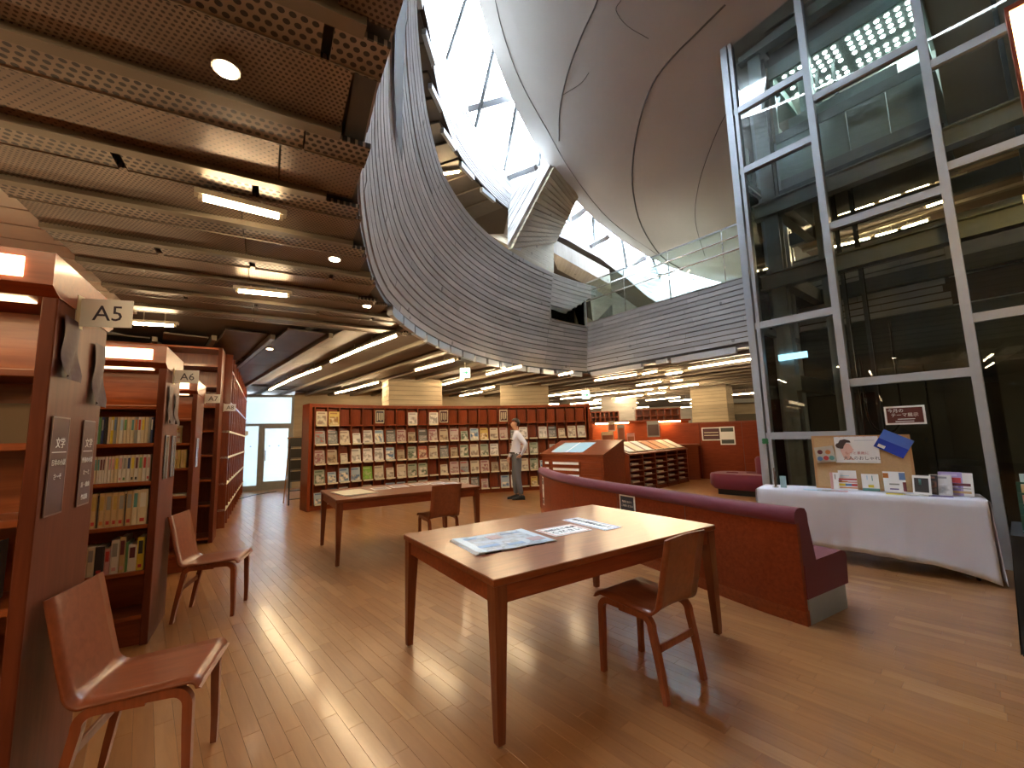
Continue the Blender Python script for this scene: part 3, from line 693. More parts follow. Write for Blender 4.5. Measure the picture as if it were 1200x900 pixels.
dl = MB().b2((.56, -.03, .14), (.62, .03, 1.88)).b2((L-.13, -.03, .14), (L-.07, .03, 1.88)).b2((.62, -.03, .14), (L-.13, .03, .24)).b2((.62, -.03, 1.80), (L-.13, .03, 1.88)).build('door_leaf', fm, ds)
MB().b2((.62, -.008, .24), (L-.13, .008, 1.80)).build('pane', M['frost_lit'], dl)
MB().tube([(.66, -.09, .85), (.66, -.09, 1.15)], .012).tube([(.66, -.03, .88), (.66, -.09, .88)], .008).tube([(.66, -.03, 1.12), (.66, -.09, 1.12)], .008).build('handle', M['chrome'], dl)
for x in (.26, .75, 1.0): MB().tube([(x, -.014, 1.28), (x, -.017, 1.28)], .022, 10).build('safety_mark', plain('safety_mark', (.35, .45, .62)), ds)
MB().b2((-1.2, 1.2, 0), (3.2, 1.25, 2.9)).build('frame_backing', M['outside'], ds) if False else None

# ------------------------------------------------------------------ left bookcases (double sided, end panel towards the aisle)
AP = [Vector((-1.75, 1.58, 0))]
for i in range(1, 5): AP.append(Vector((-2.63, 3.12, 0))+v30*1.95*(i-1)+(Vector((.03, .02, 0)) if i == 1 else Vector((0, 0, 0))))
SHZ = [.20, .50, .817, 1.12, 1.395, 1.67]; BD = .58; BH = 2.105
def bookcase(p, L, label, lampl):
    t = thing('bookcase', label, 'bookcase', p, R(30), 'double sided cherry bookcases')
    MB().b2((-.045, 0, 0), (0, BD, 1.952), 0, .004).build('end_panel', M['endpanel'], t)
    MB().b2((-L, 0, 0), (-L+.045, BD, 1.94)).build('end_panel', M['endpanel'], t)
    MB().b2((-L+.045, BD/2-.012, .2), (-.045, BD/2+.012, 1.94)).build('back_panel', M['shelfin'], t)
    MB().b2((-L+.045, .03, 0), (-.045, BD-.03, .18)).build('plinth', M['wood_h'], t)
    if L > 1.2: MB().b2((-1.0, .015, .2), (-.965, BD-.015, 1.94)).build('upright', M['wood'], t)
    for z in SHZ: MB().b2((-L+.045, .012, z-.028), (-.045, BD-.012, z), 0, .003).build('shelf', M['shelfin'], t)
    hood = MB(); z0, z1 = 1.95, BH
    sec = lambda x: [(x, -.07, z0+.03), (x, -.07, z1), (x, BD+.07, z1), (x, BD+.07, z0+.03), (x, BD-.0, z0), (x, 0, z0)]
    hood.loft([sec(-L-.0), sec(.004)]); h = hood.build('hood', M['wood_h'], t)
    MB().b2((-L+.1, -.078, z0+.05), (-.075, -.068, z1-.03)).build('lamp_panel', M['shelflamp'], h)
    MB().b2((-L+.1, .02, z0-.006), (-.09, .10, z0+.0)).build('lamp_diffuser', lampl, h)
    return t
BK = []
bl = ['A5', 'A6', 'A7', 'A8']
M['dim'] = lamp_mat('shelf_lamp_under', (1, .7, .35), 1.0)
for i in range(3):
    BK.append(bookcase(AP[i], 2.6, ('tall cherry bookcase nearest the viewer, end panel marked with the sign ' if i == 0 else 'cherry bookcase with a lit hood and the sign ')+bl[i], M['dim']))
# short case of magazine racks and the tall wall unit behind it
tp = Vector((-4.28, 6.15, 0))
t = thing('tall_bookcase', 'ceiling-high dark cherry bookcase with open pigeonholes behind the row of lit bookcases', 'bookcase', tp, R(30))
MB().b2((-.05, 0, 0), (0, .5, 2.79)).build('side_panel', M['endpanel'], t)
MB().b2((-3.2, .46, 0), (-.05, .5, 2.79)).build('back_panel', M['wood'], t)
for z in (.05, .5, .85, 1.2, 1.55, 1.9, 2.2, 2.5, 2.76): MB().b2((-3.2, .0, z), (-.05, .46, z+.03)).build('shelf', M['shelfin'], t)
for x in (-3.2, -2.7, -2.2, -1.7, -1.2, -.72): MB().b2((x, .0, .05), (x+.03, .46, 2.79)).build('divider', M['wood'], t)
rackL = 5.6
t = thing('side_display_rack', 'long dark cherry display rack with white framed slots running back to the glazed door', 'display rack', tp+v30*.52, R(120))
MB().b2((0, .04, 0), (rackL, .4, 2.79)).build('carcass', M['wood'], t)
for z in (.35, .75, 1.15, 1.55, 2.0, 2.5): MB().b2((0, -.10, z), (rackL, .04, z+.03)).build('ledge', M['page'] if z < 2 else M['wood'], t)
for i in range(12): MB().b2((i*.48, -.10, .1), (i*.48+.03, .04, 2.79)).build('divider', M['wood'], t)
ms = thing('leaflet_sleeve', 'pale leaflet sleeve nearest the aisle on the dark side display rack', 'leaflet', (0, 0, 0), 0, 'leaflet sleeves on the side rack')
ms_me = MB().b2((-.13, -.012, 0), (.13, 0, .34), 0).b2((-.11, -.016, .03), (.11, -.012, .30), 1).mesh('sleeve', [M['page'], pc('sleeve_grey', (.35, .35, .36))])
bpy.data.objects.remove(ms)
for r_, z in enumerate((.38, .78, 1.18, 1.58)):
    for i in range(9):
        p = tp+v30*(.52+.25+i*.48)-Vector((math.cos(R(210)), math.sin(R(210)), 0))*.05
        o = link('leaflet_sleeve', ms_me, None, (p.x, p.y, z), R(120)); tag(o, 'pale leaflet sleeve, %s along, %s ledge up, on the dark side rack' % (ORD[i], ORD[r_]), 'leaflet', 'leaflet sleeves on the side display rack')
t = thing('end_cabinet', 'narrow dark red cherry panel closing the row of shelves next to the glass door', 'cabinet', (-7.62, 11.98, 0), R(25))
MB().b2((-.6, 0, 0), (.0, .06, 2.79)).b2((-.6, .06, 0), (-.55, .4, 2.79)).build('panel', M['endpanel'], t)
MB().b2((-.02, -.03, 1.6), (.12, -.02, 1.72)).build('number_plate', M['page'], t)

# aisle signs
def aisle_sign(i, s):
    o_ = AP[i] if i < 3 else tp
    px, py = ((92.5, 366), (203.5, 441), (240, 467), (261.5, 474))[i]; w_, h_ = ((.19, .122), (.165, .105), (.16, .11), (.16, .11))[i]
    P = Wp(px, py, o_+u30*.006, u30)
    if i == 3: P = o_+v30*.35+u30*.02+Vector((0, 0, 1.93))
    t = thing('aisle_sign', 'white aisle sign reading %s sticking out from its bookcase end' % s, 'sign', P, R((16, 26, 28, 28)[i]), 'aisle signs')
    MB().b2((.003, -.002, -h_/2), (w_, .002, h_/2)).build('card', M['white'], t)
    text(s, h_*.78, M['ink'], t, upr(w_*.55, -.0035, -.004))
    MB().b2((0, -.02, -h_/2-.01), (.006, .02, h_/2+.01)).build('bracket', M['page'], t)
for i, s in enumerate(('A5', 'A6', 'A7', 'A8')): aisle_sign(i, s)

# notices on the end panels
def panel_xy(px, py, k):          # depth along the end panel and height of a pixel
    q = Wp(px, py, AP[k], u30)-AP[k]; return q.dot(v30), q.z
M['sheet_dk'] = plain('maroon_sheet', (.075, .022, .03), .3, coat=.3); M['film'] = plain('mauve_film', (.075, .03, .034), .6, spec=.2); M['sleeve'] = plain('clear_sleeve_edge', (.20, .13, .12), .3)
def jp(lines, t, x, z, dz_, size, m=None, y=-.004):
    for j, s in enumerate(lines): text(s, size if j else size*1.7, m or M['whiteink'], t, upr(x, y, z-j*dz_-(.02 if j else 0)))
for (ya, yb, za, zb, lines, nm) in ((.05, .20, 1.12, 1.49, ('文学', '日本の小説', 'さ〜そ'), 'nearer the aisle corner'), (.37, .50, 1.12, 1.49, ('文学', '外国の小説', 'た〜と', '詩・戯曲', '作品集'), 'towards the back edge')):
    t = thing('subject_card', 'dark maroon subject card on the A5 end panel, '+nm, 'sign', AP[0]+v30*((ya+yb)/2)+u30*.003, R(120), 'subject cards on bookcase A5')
    w_ = yb-ya; zc = (za+zb)/2; MB().b2((-w_/2, -.004, za), (w_/2, -.001, zb)).build('card', M['sheet_dk'], t)
    MB().b2((-w_/2-.006, -.0045, zb), (w_/2+.006, -.001, zb+.006)).b2((-w_/2-.006, -.0045, za-.006), (w_/2+.006, -.001, za)).b2((-w_/2-.006, -.0045, za), (-w_/2, -.001, zb)).b2((w_/2, -.0045, za), (w_/2+.006, -.001, zb)).build('sleeve_edge', M['sleeve'], t)
    MB().b2((-w_/2+.01, -.0055, zb-.135), (w_/2-.01, -.004, zb-.132)).build('rule_line', M['whiteink'], t)
    jp(lines, t, .0, zb-.10, .055, .026, y=-.006)
for (ya, yb, za, zb, k, nm) in ((.04, .20, 1.66, 1.90, 0, 'beside the front edge'), (.40, .54, 1.58, 1.86, 0, 'below the aisle sign'), (.08, .22, 1.55, 1.83, 1, 'at the front edge'), (.34, .46, 1.55, 1.80, 1, 'at the back edge')):
    t = thing('film_strip', 'limp mauve plastic sheet taped to the %s end panel %s' % (bl[k], nm), 'sheet', AP[k]+v30*ya+u30*.004, R(120), 'plastic sheets on the end panels')
    P = [[Vector(((yb-ya)*a/6, -.006-.012*(math.sin(a*1.3+b*.9)+1)*(b/8), zb-(zb-za)*b/8-.02*a/6*(b/8))) for b in range(9)] for a in range(7)]
    MB().grid(P).build('sheet', M['film'], t)
for k, (ya, yb) in ((1, (.10, .22)), (1, (.36, .50)), (2, (.1, .24))):
    t = thing('sleeve_holder', 'clear plastic card sleeve halfway up the %s end panel, %s' % (bl[k], 'front one' if ya == .10 else ('rear one' if k == 1 else 'catching the light')), 'card holder', AP[k]+v30*ya+u30*.002, R(120), 'card sleeves on end panels')
    MB().b2((0, -.006, 1.12), (yb-ya, -.002, 1.45)).build('sleeve', plain('clear_sleeve_%d_%d' % (k, int(ya*100)), (.11, .06, .05), .2, coat=.5), t)
    MB().b2((.0, -.009, 1.12), (.008, -.002, 1.45)).b2((yb-ya-.008, -.009, 1.12), (yb-ya, -.002, 1.45)).b2((0, -.009, 1.442), (yb-ya, -.002, 1.45)).build('sleeve_edge', M['steel'], t)
t = thing('wall_poster', 'small framed notice with an orange border behind bookcase A6', 'poster', AP[1]+Vector((-.62, -.02, 0))*0+u30*-.62+v30*-.015, R(30))
MB().b2((-.12, -.012, 1.70), (.0, -.006, 1.96)).build('sheet', M['page'], t); MB().b2((-.125, -.01, 1.695), (.005, -.002, 1.965)).build('frame', M['pine'], t)

# ------------------------------------------------------------------ books
def book(p, rz, w, d, h, col, label, group, tilt=0, band=None, bandz=(.6, .85), dot=None, scale=1):
    """spine faces -y of the local frame; w thickness, d depth"""
    cm = pc('book_%d_%d_%d' % tuple(int(c*99) for c in col), col, .45)
    mb = MB(); e = .003; wx = w/2
    mb.b2((-wx, .006, e), (wx, d-.004, h-e), 1)
    mb.b2((-wx, 0.004, 0), (-wx+.002, d, h), 0); mb.b2((wx-.002, 0.004, 0), (wx, d, h), 0)
    mb.loft([[(-wx, .006, z), (-wx*.6, 0, z), (wx*.6, 0, z), (wx, .006, z)] for z in (0, h)], 0)
    root = link('book', mb.mesh('book', [cm, M['page']]), None, p, 0)
    root.rotation_euler = (0, tilt, rz)
    tag(root, label, 'book', group)
    if band:
        bm_ = pc('band_%d_%d_%d' % tuple(int(c*99) for c in band), band, .5)
        MB().b2((-wx*.62, -.0012, h*bandz[0]), (wx*.62, .0002, h*bandz[1])).build('spine_title', bm_, root)
    if dot:
        MB().b2((-wx*.5, -.0012, h*.08), (wx*.5, .0002, h*.18)).build('spine_label', pc('band_%d_%d_%d' % tuple(int(c*99) for c in dot), dot, .5), root)
    return root
CN = {'cream': (.66, .56, .38), 'white': (.72, .69, .62), 'green': (.12, .30, .12), 'navy': (.04, .06, .16), 'grey': (.30, .30, .28), 'yellow': (.72, .56, .05), 'tan': (.55, .38, .19), 'pink': (.62, .34, .33), 'black': (.03, .03, .035), 'teal': (.12, .33, .32), 'maroon': (.14, .03, .04), 'purple': (.12, .08, .24), 'ochre': (.50, .34, .10), 'blue': (.12, .22, .42), 'orange': (.6, .22, .06), 'red': (.50, .05, .05), 'lightblue': (.45, .62, .75)}
def row(k, z, specs, x0, where, y=.03, d=.17):
    """specs from the end panel outwards (right to left in view): (width, height, colour, band, dot)"""
    x = x0
    for i, sp in enumerate(specs):
        w, h, cn = sp[:3]; bd = sp[3] if len(sp) > 3 else None; dt = sp[4] if len(sp) > 4 else None; tl = sp[5] if len(sp) > 5 else 0
        p = AP[k]+u30*(x-w/2)+v30*(y+random.uniform(0, .006))+Vector((0, 0, z+.0005+(abs(math.sin(tl))*w/2)))
        extra = (' with %s title' % bd) if bd else ''
        book(p, R(30), w-.0012, d, h, CN[cn], '%s book%s, %s from the end panel, %s of bookcase %s' % (cn.replace('lightblue', 'pale blue'), extra.replace('lightblue', 'pale blue'), ORD[i], where, bl[k]), 'books in the %s of bookcase %s' % (where, bl[k]), tl, CN[bd] if bd else None, (.5, .9), CN[dt] if dt else None)
        x -= w + (abs(math.sin(tl))*h if tl else 0)
row(1, 1.395, [(.014, .19, 'navy', 'white'), (.014, .19, 'grey'), (.018, .19, 'cream'), (.022, .19, 'cream', 'yellow'), (.02, .19, 'white', 'red'), (.018, .19, 'grey', 'orange'), (.02, .19, 'cream', 'teal'), (.02, .19, 'cream'), (.02, .19, 'cream', 'green'), (.022, .19, 'white', 'lightblue'), (.014, .19, 'cream'), (.018, .19, 'grey', 'blue'), (.016, .19, 'yellow', 'white'), (.016, .19, 'cream'), (.018, .19, 'black'), (.016, .19, 'navy', 'grey'), (.014, .19, 'green'), (.014, .19, 'lightblue'), (.018, .19, 'cream', 'yellow'), (.018, .19, 'cream'), (.018, .19, 'cream'), (.02, .19, 'white')], -.06, 'upper row')
row(1, 1.12, [(.022, .19, 'white', 'pink', 'red'), (.022, .19, 'white', 'red'), (.022, .19, 'cream', 'green'), (.022, .19, 'white', 'maroon', 'black'), (.022, .19, 'cream', 'yellow', 'black'), (.022, .19, 'white', 'navy'), (.022, .19, 'white', 'grey', 'green'), (.022, .19, 'white', 'pink', 'pink'), (.022, .19, 'cream', 'yellow'), (.018, .185, 'cream', 'pink'), (.016, .185, 'white', 'pink'), (.016, .185, 'white'), (.012, .185, 'white', 'maroon'), (.016, .185, 'white', 'maroon'), (.014, .185, 'white', 'teal'), (.014, .185, 'cream', 'teal'), (.014, .185, 'cream'), (.014, .185, 'white', 'maroon'), (.016, .185, 'white')], -.06, 'paperback row')
row(1, .817, [(.052, .245, 'cream', 'white', 'red'), (.032, .245, 'cream', 'teal'), (.036, .24, 'tan', 'grey', 'red'), (.006, .22, 'black'), (.036, .235, 'tan', 'grey', 'red'), (.032, .235, 'tan', 'ochre', 'red'), (.036, .235, 'tan', 'grey', 'red'), (.034, .235, 'tan', 'ochre', 'orange'), (.008, .22, 'black'), (.034, .235, 'tan', 'ochre', 'red'), (.034, .235, 'tan', 'grey', 'red')], -.06, 'thick volume row')
row(1, .50, [(.040, .225, 'yellow', 'black', 'red'), (.048, .18, 'white', 'maroon'), (.014, .20, 'green'), (.034, .24, 'tan', 'maroon', 'pink'), (.044, .225, 'white', 'grey', 'pink'), (.032, .17, 'pink', 'red'), (.050, .19, 'black', None, 'red'), (.040, .19, 'cream', 'grey'), (.028, .19, 'white', 'pink')], -.06, 'lowest filled row')
row(2, 1.12, [(.026, .20, 'ochre', 'tan')]*0+[(.026, .20, 'ochre', 'tan'), (.026, .20, 'tan', 'ochre'), (.026, .20, 'ochre'), (.026, .20, 'ochre', 'tan'), (.026, .20, 'tan'), (.03, .20, 'ochre'), (.026, .20, 'ochre', 'tan')], -.07, 'golden row')
row(2, .817, [(.03, .19, 'cream', 'pink'), (.026, .19, 'cream', 'grey'), (.026, .19, 'white', 'pink'), (.026, .19, 'white'), (.03, .19, 'cream')], -.21, 'leaning row')
row(2, .50, [(.03, .18, 'cream'), (.04, .19, 'white', 'grey'), (.03, .18, 'tan')], -.25, 'low row')
row(0, .50, [(.036, .19, 'white', 'grey'), (.04, .20, 'black', 'white'), (.036, .20, 'grey', 'white'), (.03, .20, 'white')], -.13, 'low row')
row(0, .817, [(.05, .215, 'lightblue', 'white'), (.04, .21, 'white')], -.13, 'middle row')
# box file, bag and panel on the top shelf of A5
t = thing('cardboard_sheet', 'plain brown board standing at the back of the A5 shelf below the lit top', 'board', AP[0]+u30*-.17+v30*.2+Vector((0, 0, 1.395)), R(30)); MB().b2((-.13, 0, .0), (.09, .01, .16)).build('sheet', plain('brown_board', (.20, .13, .075), .8), t)
t = thing('pale_blue_case', 'pale blue rounded case with a dark strap at the edge of the A5 shelf', 'case', AP[0]+u30*-.33+v30*.12+Vector((0, 0, 1.395)), R(30)); MB().box((0, 0, .11), (.12, .14, .22), 0, 0, .03).build('body', plain('pale_blue_plastic', (.35, .47, .52), .4), t); MB().tube([(.062, 0, .0), (.072, 0, .1), (.065, 0, .2)], .012).build('strap', M['blackm'], t)
t = thing('printed_tin', 'cylindrical printed tin alone on a shelf of bookcase A7', 'tin', AP[2]+u30*-.20+v30*.12+Vector((0, 0, 1.395)), R(30)); MB().tube([(0, 0, 0), (0, 0, .18)], .065, 20).build('body', cover('tin_print', (.6, .45, .2), (.5, .15, .08), (.65, .6, .5), 2), t); MB().tube([(0, 0, .18), (0, 0, .2)], .067, 20).build('lid', M['page'], t)
for k, z in ((2, .817),): 
    t = thing('loose_magazine', 'thin pale magazine lying flat beside the leaning books in bookcase A7', 'magazine', AP[k]+u30*-.13+v30*.05+Vector((0, 0, z)), R(30)); MB().b2((-.07, 0, 0), (.07, .2, .012)).build('cover', M['page'], t)

# ------------------------------------------------------------------ long curved magazine case
class Path:
    def __init__(s, P, n=16):
        s.p = spl([Vector((a[0], a[1], 0)) for a in P], n); s.d = [0]
        for a, b in zip(s.p, s.p[1:]): s.d.append(s.d[-1]+(b-a).length)
        s.L = s.d[-1]
    def at(s, x):
        for i in range(len(s.p)-1):
            if x <= s.d[i+1] or i == len(s.p)-2:
                t = (x-s.d[i])/(s.d[i+1]-s.d[i]); tg = (s.p[i+1]-s.p[i]).normalized(); return s.p[i].lerp(s.p[i+1], t), tg
mp_ = Path([(-4.13, 8.55), (-3.17, 9.42), (-2.07, 10.08), (-.6, 10.62), (.78, 10.88), (2.0, 10.98)])
NCOL = 26; CW = (mp_.L-.24)/NCOL; MH = 2.14
mc = thing('magazine_case', 'long curved cherry magazine case with sloping compartments across the back of the room', 'magazine case')
def msec(x, y0, y1, z0, z1):
    p, t = mp_.at(x); n = Vector((-t.y, t.x, 0)); return [p+n*y0+Vector((0, 0, z0)), p+n*y0+Vector((0, 0, z1)), p+n*y1+Vector((0, 0, z1)), p+n*y1+Vector((0, 0, z0))]
SG = [mp_.L*i/52 for i in range(53)]
MB().loft([msec(x, .0, .42, MH-.07, MH) for x in SG]).build('top_board', M['wood_h'], mc)
MB().loft([msec(x, .02, .42, 0, .10) for x in SG]).build('plinth', M['wood_h'], mc)
MB().loft([msec(x, .34, .42, .1, MH-.07) for x in SG]).build('back_panel', M['wood'], mc)
for x in (0, mp_.L-.06): MB().loft([msec(x, -.03, .42, 0, MH), msec(x+.06, -.03, .42, 0, MH)]).build('side_panel', M['wood'], mc)
RZ = [.13, .525, .92, 1.315, 1.71]; RHH = .365
divm = MB().b2((-.012, 0, 0), (.012, .34, MH-.17)).mesh('divider', M['wood'])
door = MB().loft([[(-.5, 0, 0), (-.5, .02, 0), (.5, .02, 0), (.5, 0, 0)], [(-.5, .10, 1), (-.5, .12, 1), (.5, .12, 1), (.5, .10, 1)]])
LW = CW-.05
dm_ = MB().loft([[(-LW/2, .055, 0), (-LW/2, .07, 0), (LW/2-.012, .07, 0), (LW/2-.012, .055, 0)], [(-LW/2, .12, RHH-.03), (-LW/2, .135, RHH-.03), (LW/2-.012, .135, RHH-.03), (LW/2-.012, .12, RHH-.03)]]).mesh('flap_door', M['wood'])
top_ = MB().b2((-LW/2, .02, 0), (LW/2-.02, .04, RHH-.04)).mesh('flap_door', M['wood'])
lg_ = MB().b2((-LW/2-.004, -.035, -.03), (LW/2+.004, .06, -.012), 0).b2((-LW/2-.002, -.040, -.032), (LW/2+.002, -.034, .0), 1).mesh('ledge', [M['wood_h'], M['page']])
lt_ = MB().b2((-CW/2+.004, -.02, -.03), (CW/2-.004, .04, 0)).mesh('rail', M['wood_h'])
xs_ = [.12+CW*(i+.5) for i in range(NCOL)]
for i in range(NCOL+1):
    p, tg = mp_.at(.12+CW*i); link('divider', divm, mc, p+Vector((-tg.y, tg.x, 0))*.0+Vector((0, 0, .1)), math.atan2(tg.y, tg.x))
for i, x in enumerate(xs_):
    p, tg = mp_.at(x); an = math.atan2(tg.y, tg.x)
    for r_, z in enumerate(RZ):
        link('flap_door', top_ if r_ == 4 else dm_, mc, (p.x, p.y, z), an)
        if r_ == 4 and not (i in (0, 1, 8, 10)): link('rail', lt_, mc, (p.x, p.y, z), an)
        else: link('ledge', lg_, mc, (p.x, p.y, z), an)
MG = {'c': ('cream', (.62, .55, .42), (.30, .22, .18), (.45, .40, .33)), 'w': ('white', (.70, .68, .64), (.35, .33, .32), (.55, .52, .5)), 'k': ('dark grey', (.10, .10, .10), (.40, .38, .36), (.2, .2, .2)), 'r': ('red titled', (.42, .36, .33), (.42, .08, .07), (.2, .2, .2)),
      'b': ('blue', (.40, .50, .58), (.12, .20, .36), (.55, .5, .42)), 'g': ('green grey', (.33, .36, .27), (.12, .16, .10), (.45, .42, .36)), 't': ('tan', (.45, .36, .25), (.20, .12, .08), (.30, .22, .14)), 'y': ('yellow', (.60, .44, .12), (.32, .16, .05), (.5, .4, .25)),
      'p': ('pinkish', (.52, .40, .37), (.30, .10, .12), (.38, .3, .26)), 'G': ('bright green', (.22, .42, .06), (.40, .50, .2), (.2, .38, .06)), 'o': ('orange-red', (.50, .12, .06), (.25, .1, .08), (.45, .35, .25))}
MGM = {k: cover('cover_'+v[0].replace(' ', '_').replace('-', '_'), v[1], v[2], v[3], i) for i, (k, v) in enumerate(MG.items())}
rowsd = ['bkw.cwbbgwwcwwkp bw.yw w c', 'gbbbGcccgg.cprcptc.cgbk  . ', 'ptcwwwbtgocktgcgw.tpg.w cc', 'rkcwwbkptkptpgbycpkw.wkccc', 'cy......w.w               ']
rn = ['bottom', 'second row up', 'third row up', 'fourth row up', 'top']
mgme = {}
for r_, s in enumerate(rowsd):
    z = RZ[r_]
    for i, ch in enumerate(s[:NCOL]):
        if ch not in MG: continue
        hh = .285 if (i*7+r_*3) % 5 else .225; ww = hh*.76
        if i in (2,) and r_ == 2: hh, ww = .2, .15
        key = (ch, hh)
        if key not in mgme: mgme[key] = MB().b2((-ww/2, 0, 0), (ww/2, .006, hh), 0).b2((-ww/2+.001, .001, .001), (ww/2+.0005, .0055, hh+.0005), 1).mesh('magazine', [MGM[ch], M['page']])
        p, tg = mp_.at(xs_[i]+random.uniform(-.012, .008)); n = Vector((-tg.y, tg.x, 0)); an = math.atan2(tg.y, tg.x)
        q = p+n*(.002 if r_ < 4 else -.012)+Vector((0, 0, z-.0115 if True else z))
        o = bpy.data.objects.new('magazine', mgme[key]); COL.objects.link(o); o.location = q; o.rotation_euler = (-.19 if r_ < 4 else -.03, 0, an)
        tag(o, '%s magazine, %s column from the glass door, %s row of the curved case' % (MG[ch][0], ORD[i], rn[r_].replace(' row up', '').replace('second', 'second lowest').replace('third', 'middle').replace('fourth', 'second highest')), 'magazine', 'magazines in the curved case')
for i, nm, dark in ((5, 'dark notice with white stripes', 1), (11, 'dark notice with a white border', 1), (17, 'dark framed notice above the standing man', 1)):
    p, tg = mp_.at(xs_[i]); t = thing('notice', nm+' on the top row of the magazine case', 'notice', p+Vector((tg.y, -tg.x, 0))*.0+Vector((0, 0, RZ[4]+.03)), math.atan2(tg.y, tg.x))
    MB().b2((-.10, -.004, 0), (.10, .018, .29)).build('sheet', M['page'], t); MB().b2((-.085, -.0065, .02), (.085, -.004, .27)).build('print', M['sheet_dk'] if i != 5 else M['ink'], t)
    for q in range(4): MB().b2((-.065+q*.037, -.008, .05+.02*(q % 2)), (-.05+q*.037, -.0065, .23)).build('print_bar', M['page'], t)
# ------------------------------------------------------------------ reading tables
TZ = .72
def make_table(cx, cy, yaw, label):
    t = thing('reading_table', label, 'table', (cx, cy, 0), R(yaw), 'cherry reading tables'); L_, W_ = 1.79, 1.19
    MB().box((0, 0, TZ-.0175), (L_, W_, .035), 0, 0, .004).build('tabletop', M['table'], t)
    ap = MB(); 
    for sy in (-1, 1): ap.box((0, sy*(W_/2-.035), TZ-.08), (L_-.06, .022, .085))
    for sx in (-1, 1): ap.box((sx*(L_/2-.035), 0, TZ-.08), (.022, W_-.08, .085))
    ap.build('apron', M['wood_h'], t)
    for sx in (-1, 1):
        for sy in (-1, 1):
            x, y = sx*(L_/2-.042), sy*(W_/2-.042); a, b = .036, .019
            sec = lambda r, z, ox: [(x+ox*sx-r*1, y+ox*sy-r, z), (x+ox*sx+r, y+ox*sy-r, z), (x+ox*sx+r, y+ox*sy+r, z), (x+ox*sx-r, y+ox*sy+r, z)]
            lg = MB().loft([sec(.019, .014, .012), sec(.021, .06, .012), sec(.034, TZ-.125, 0), sec(.034, TZ-.036, 0)]).build('leg', M['tleg'], t)
            MB().tube([(x+.012*sx, y+.012*sy, 0), (x+.012*sx, y+.012*sy, .014)], .014, 10).build('foot_glide', M['chrome'], lg)
    return t
T1 = make_table(.3, 3.01, 34, 'large cherry reading table in the foreground with a newspaper on it')
u32, v32 = dirv(32), dirv(122); c2 = Vector((-1.98, 4.78, 0))+u32*.895+v32*.595
T2 = make_table(c2.x, c2.y, 32, 'cherry reading table standing before the curved magazine case')
# ------------------------------------------------------------------ moulded plywood chairs
def strip(path, w, th, mi=0, curve=0):       # path of (x, z) side profile; x forward
    secs = []
    for i, (x, z) in enumerate(path):
        a, b = path[max(i-1, 0)], path[min(i+1, len(path)-1)]; d = Vector((b[0]-a[0], 0, b[1]-a[1])).normalized(); n = Vector((-d.z, 0, d.x))
        ww = w(i/(len(path)-1)) if callable(w) else w; row = []
        for k in range(7):
            f = k/6*2-1; row.append(Vector((x, f*ww/2, z))+n*(curve*(f*f)*min(1, max(0, (i-8)/4))))
        row2 = [p+n*th for p in row[::-1]]; secs.append(row+row2)
    return MB().loft(secs, mi, True)
def arc(cx, cz, r, a0, a1, n=6): return [(cx+r*math.cos(R(a0+(a1-a0)*i/n)), cz+r*math.sin(R(a0+(a1-a0)*i/n))) for i in range(n+1)]
def make_chair():
    t = link('plywood_chair', None)
    sh = [(.225, .415)]+arc(.19, .408, .035, 10, 90, 5)+[(.10, .437), (0, .430), (-.09, .428)]+arc(-.135, .478, .05, 280, 200, 6)+[(-.205, .56), (-.225, .65), (-.245, .74), (-.262, .815)]
    wf = lambda f: .40 if f < .35 else .40-.035*(f-.35)
    s = strip(sh, wf, .011, 0, .012).build('seat_shell', M['ply'], t); 
    for sy in (-1, 1):
        y = sy*.176
        for nm, pth in (('front_leg', [(.195, 0), (.195, .1), (.190, .25), (.188, .345)]+arc(.133, .352, .055, 0, 90, 6)+[(.0, .407)]), ('rear_leg', [(-.215, 0), (-.20, .10), (-.175, .24), (-.155, .335)]+arc(-.102, .344, .053, 170, 90, 6)+[(-.04, .397), (.05, .397)])):
            secs = []
            for i, (x, z) in enumerate(pth):
                a, b = pth[max(i-1, 0)], pth[min(i+1, len(pth)-1)]; d = Vector((b[0]-a[0], 0, b[1]-a[1])).normalized(); n = Vector((-d.z, 0, d.x)); h = .012+.005*min(1, z/.3); wy = .016
                q = Vector((x, y, z)); secs.append([q+n*h+Vector((0, wy, 0)), q-n*h+Vector((0, wy, 0)), q-n*h-Vector((0, wy, 0)), q+n*h-Vector((0, wy, 0))])
            MB().loft(secs).build(nm, M['plyleg'], t)
    MB().box((-.178, 0, .245), (.016, .31, .04), 0, 0, .004).build('stretcher', M['plyleg'], t)
    return t
def tagchair(o, lb): return tag(o, lb, 'chair', 'moulded plywood chairs')
ch = make_chair(); tagchair(ch, 'plywood chair pulled up to the foreground reading table'); ch.location = (.745, 2.59, 0); ch.rotation_euler = (0, 0, R(127))
clone(ch, (-1.56, 1.92, 0), R(20), 'moulded plywood chair standing alone against the A5 bookcase end')
clone(ch, (-2.54, 3.70, 0), R(17), 'moulded plywood chair between the A6 and A7 bookcases')
q = Vector((-1.98, 4.78, 0))+u32*1.2; clone(ch, (q.x, q.y, 0), R(122), 'moulded plywood chair with its back to us at the farther reading table')

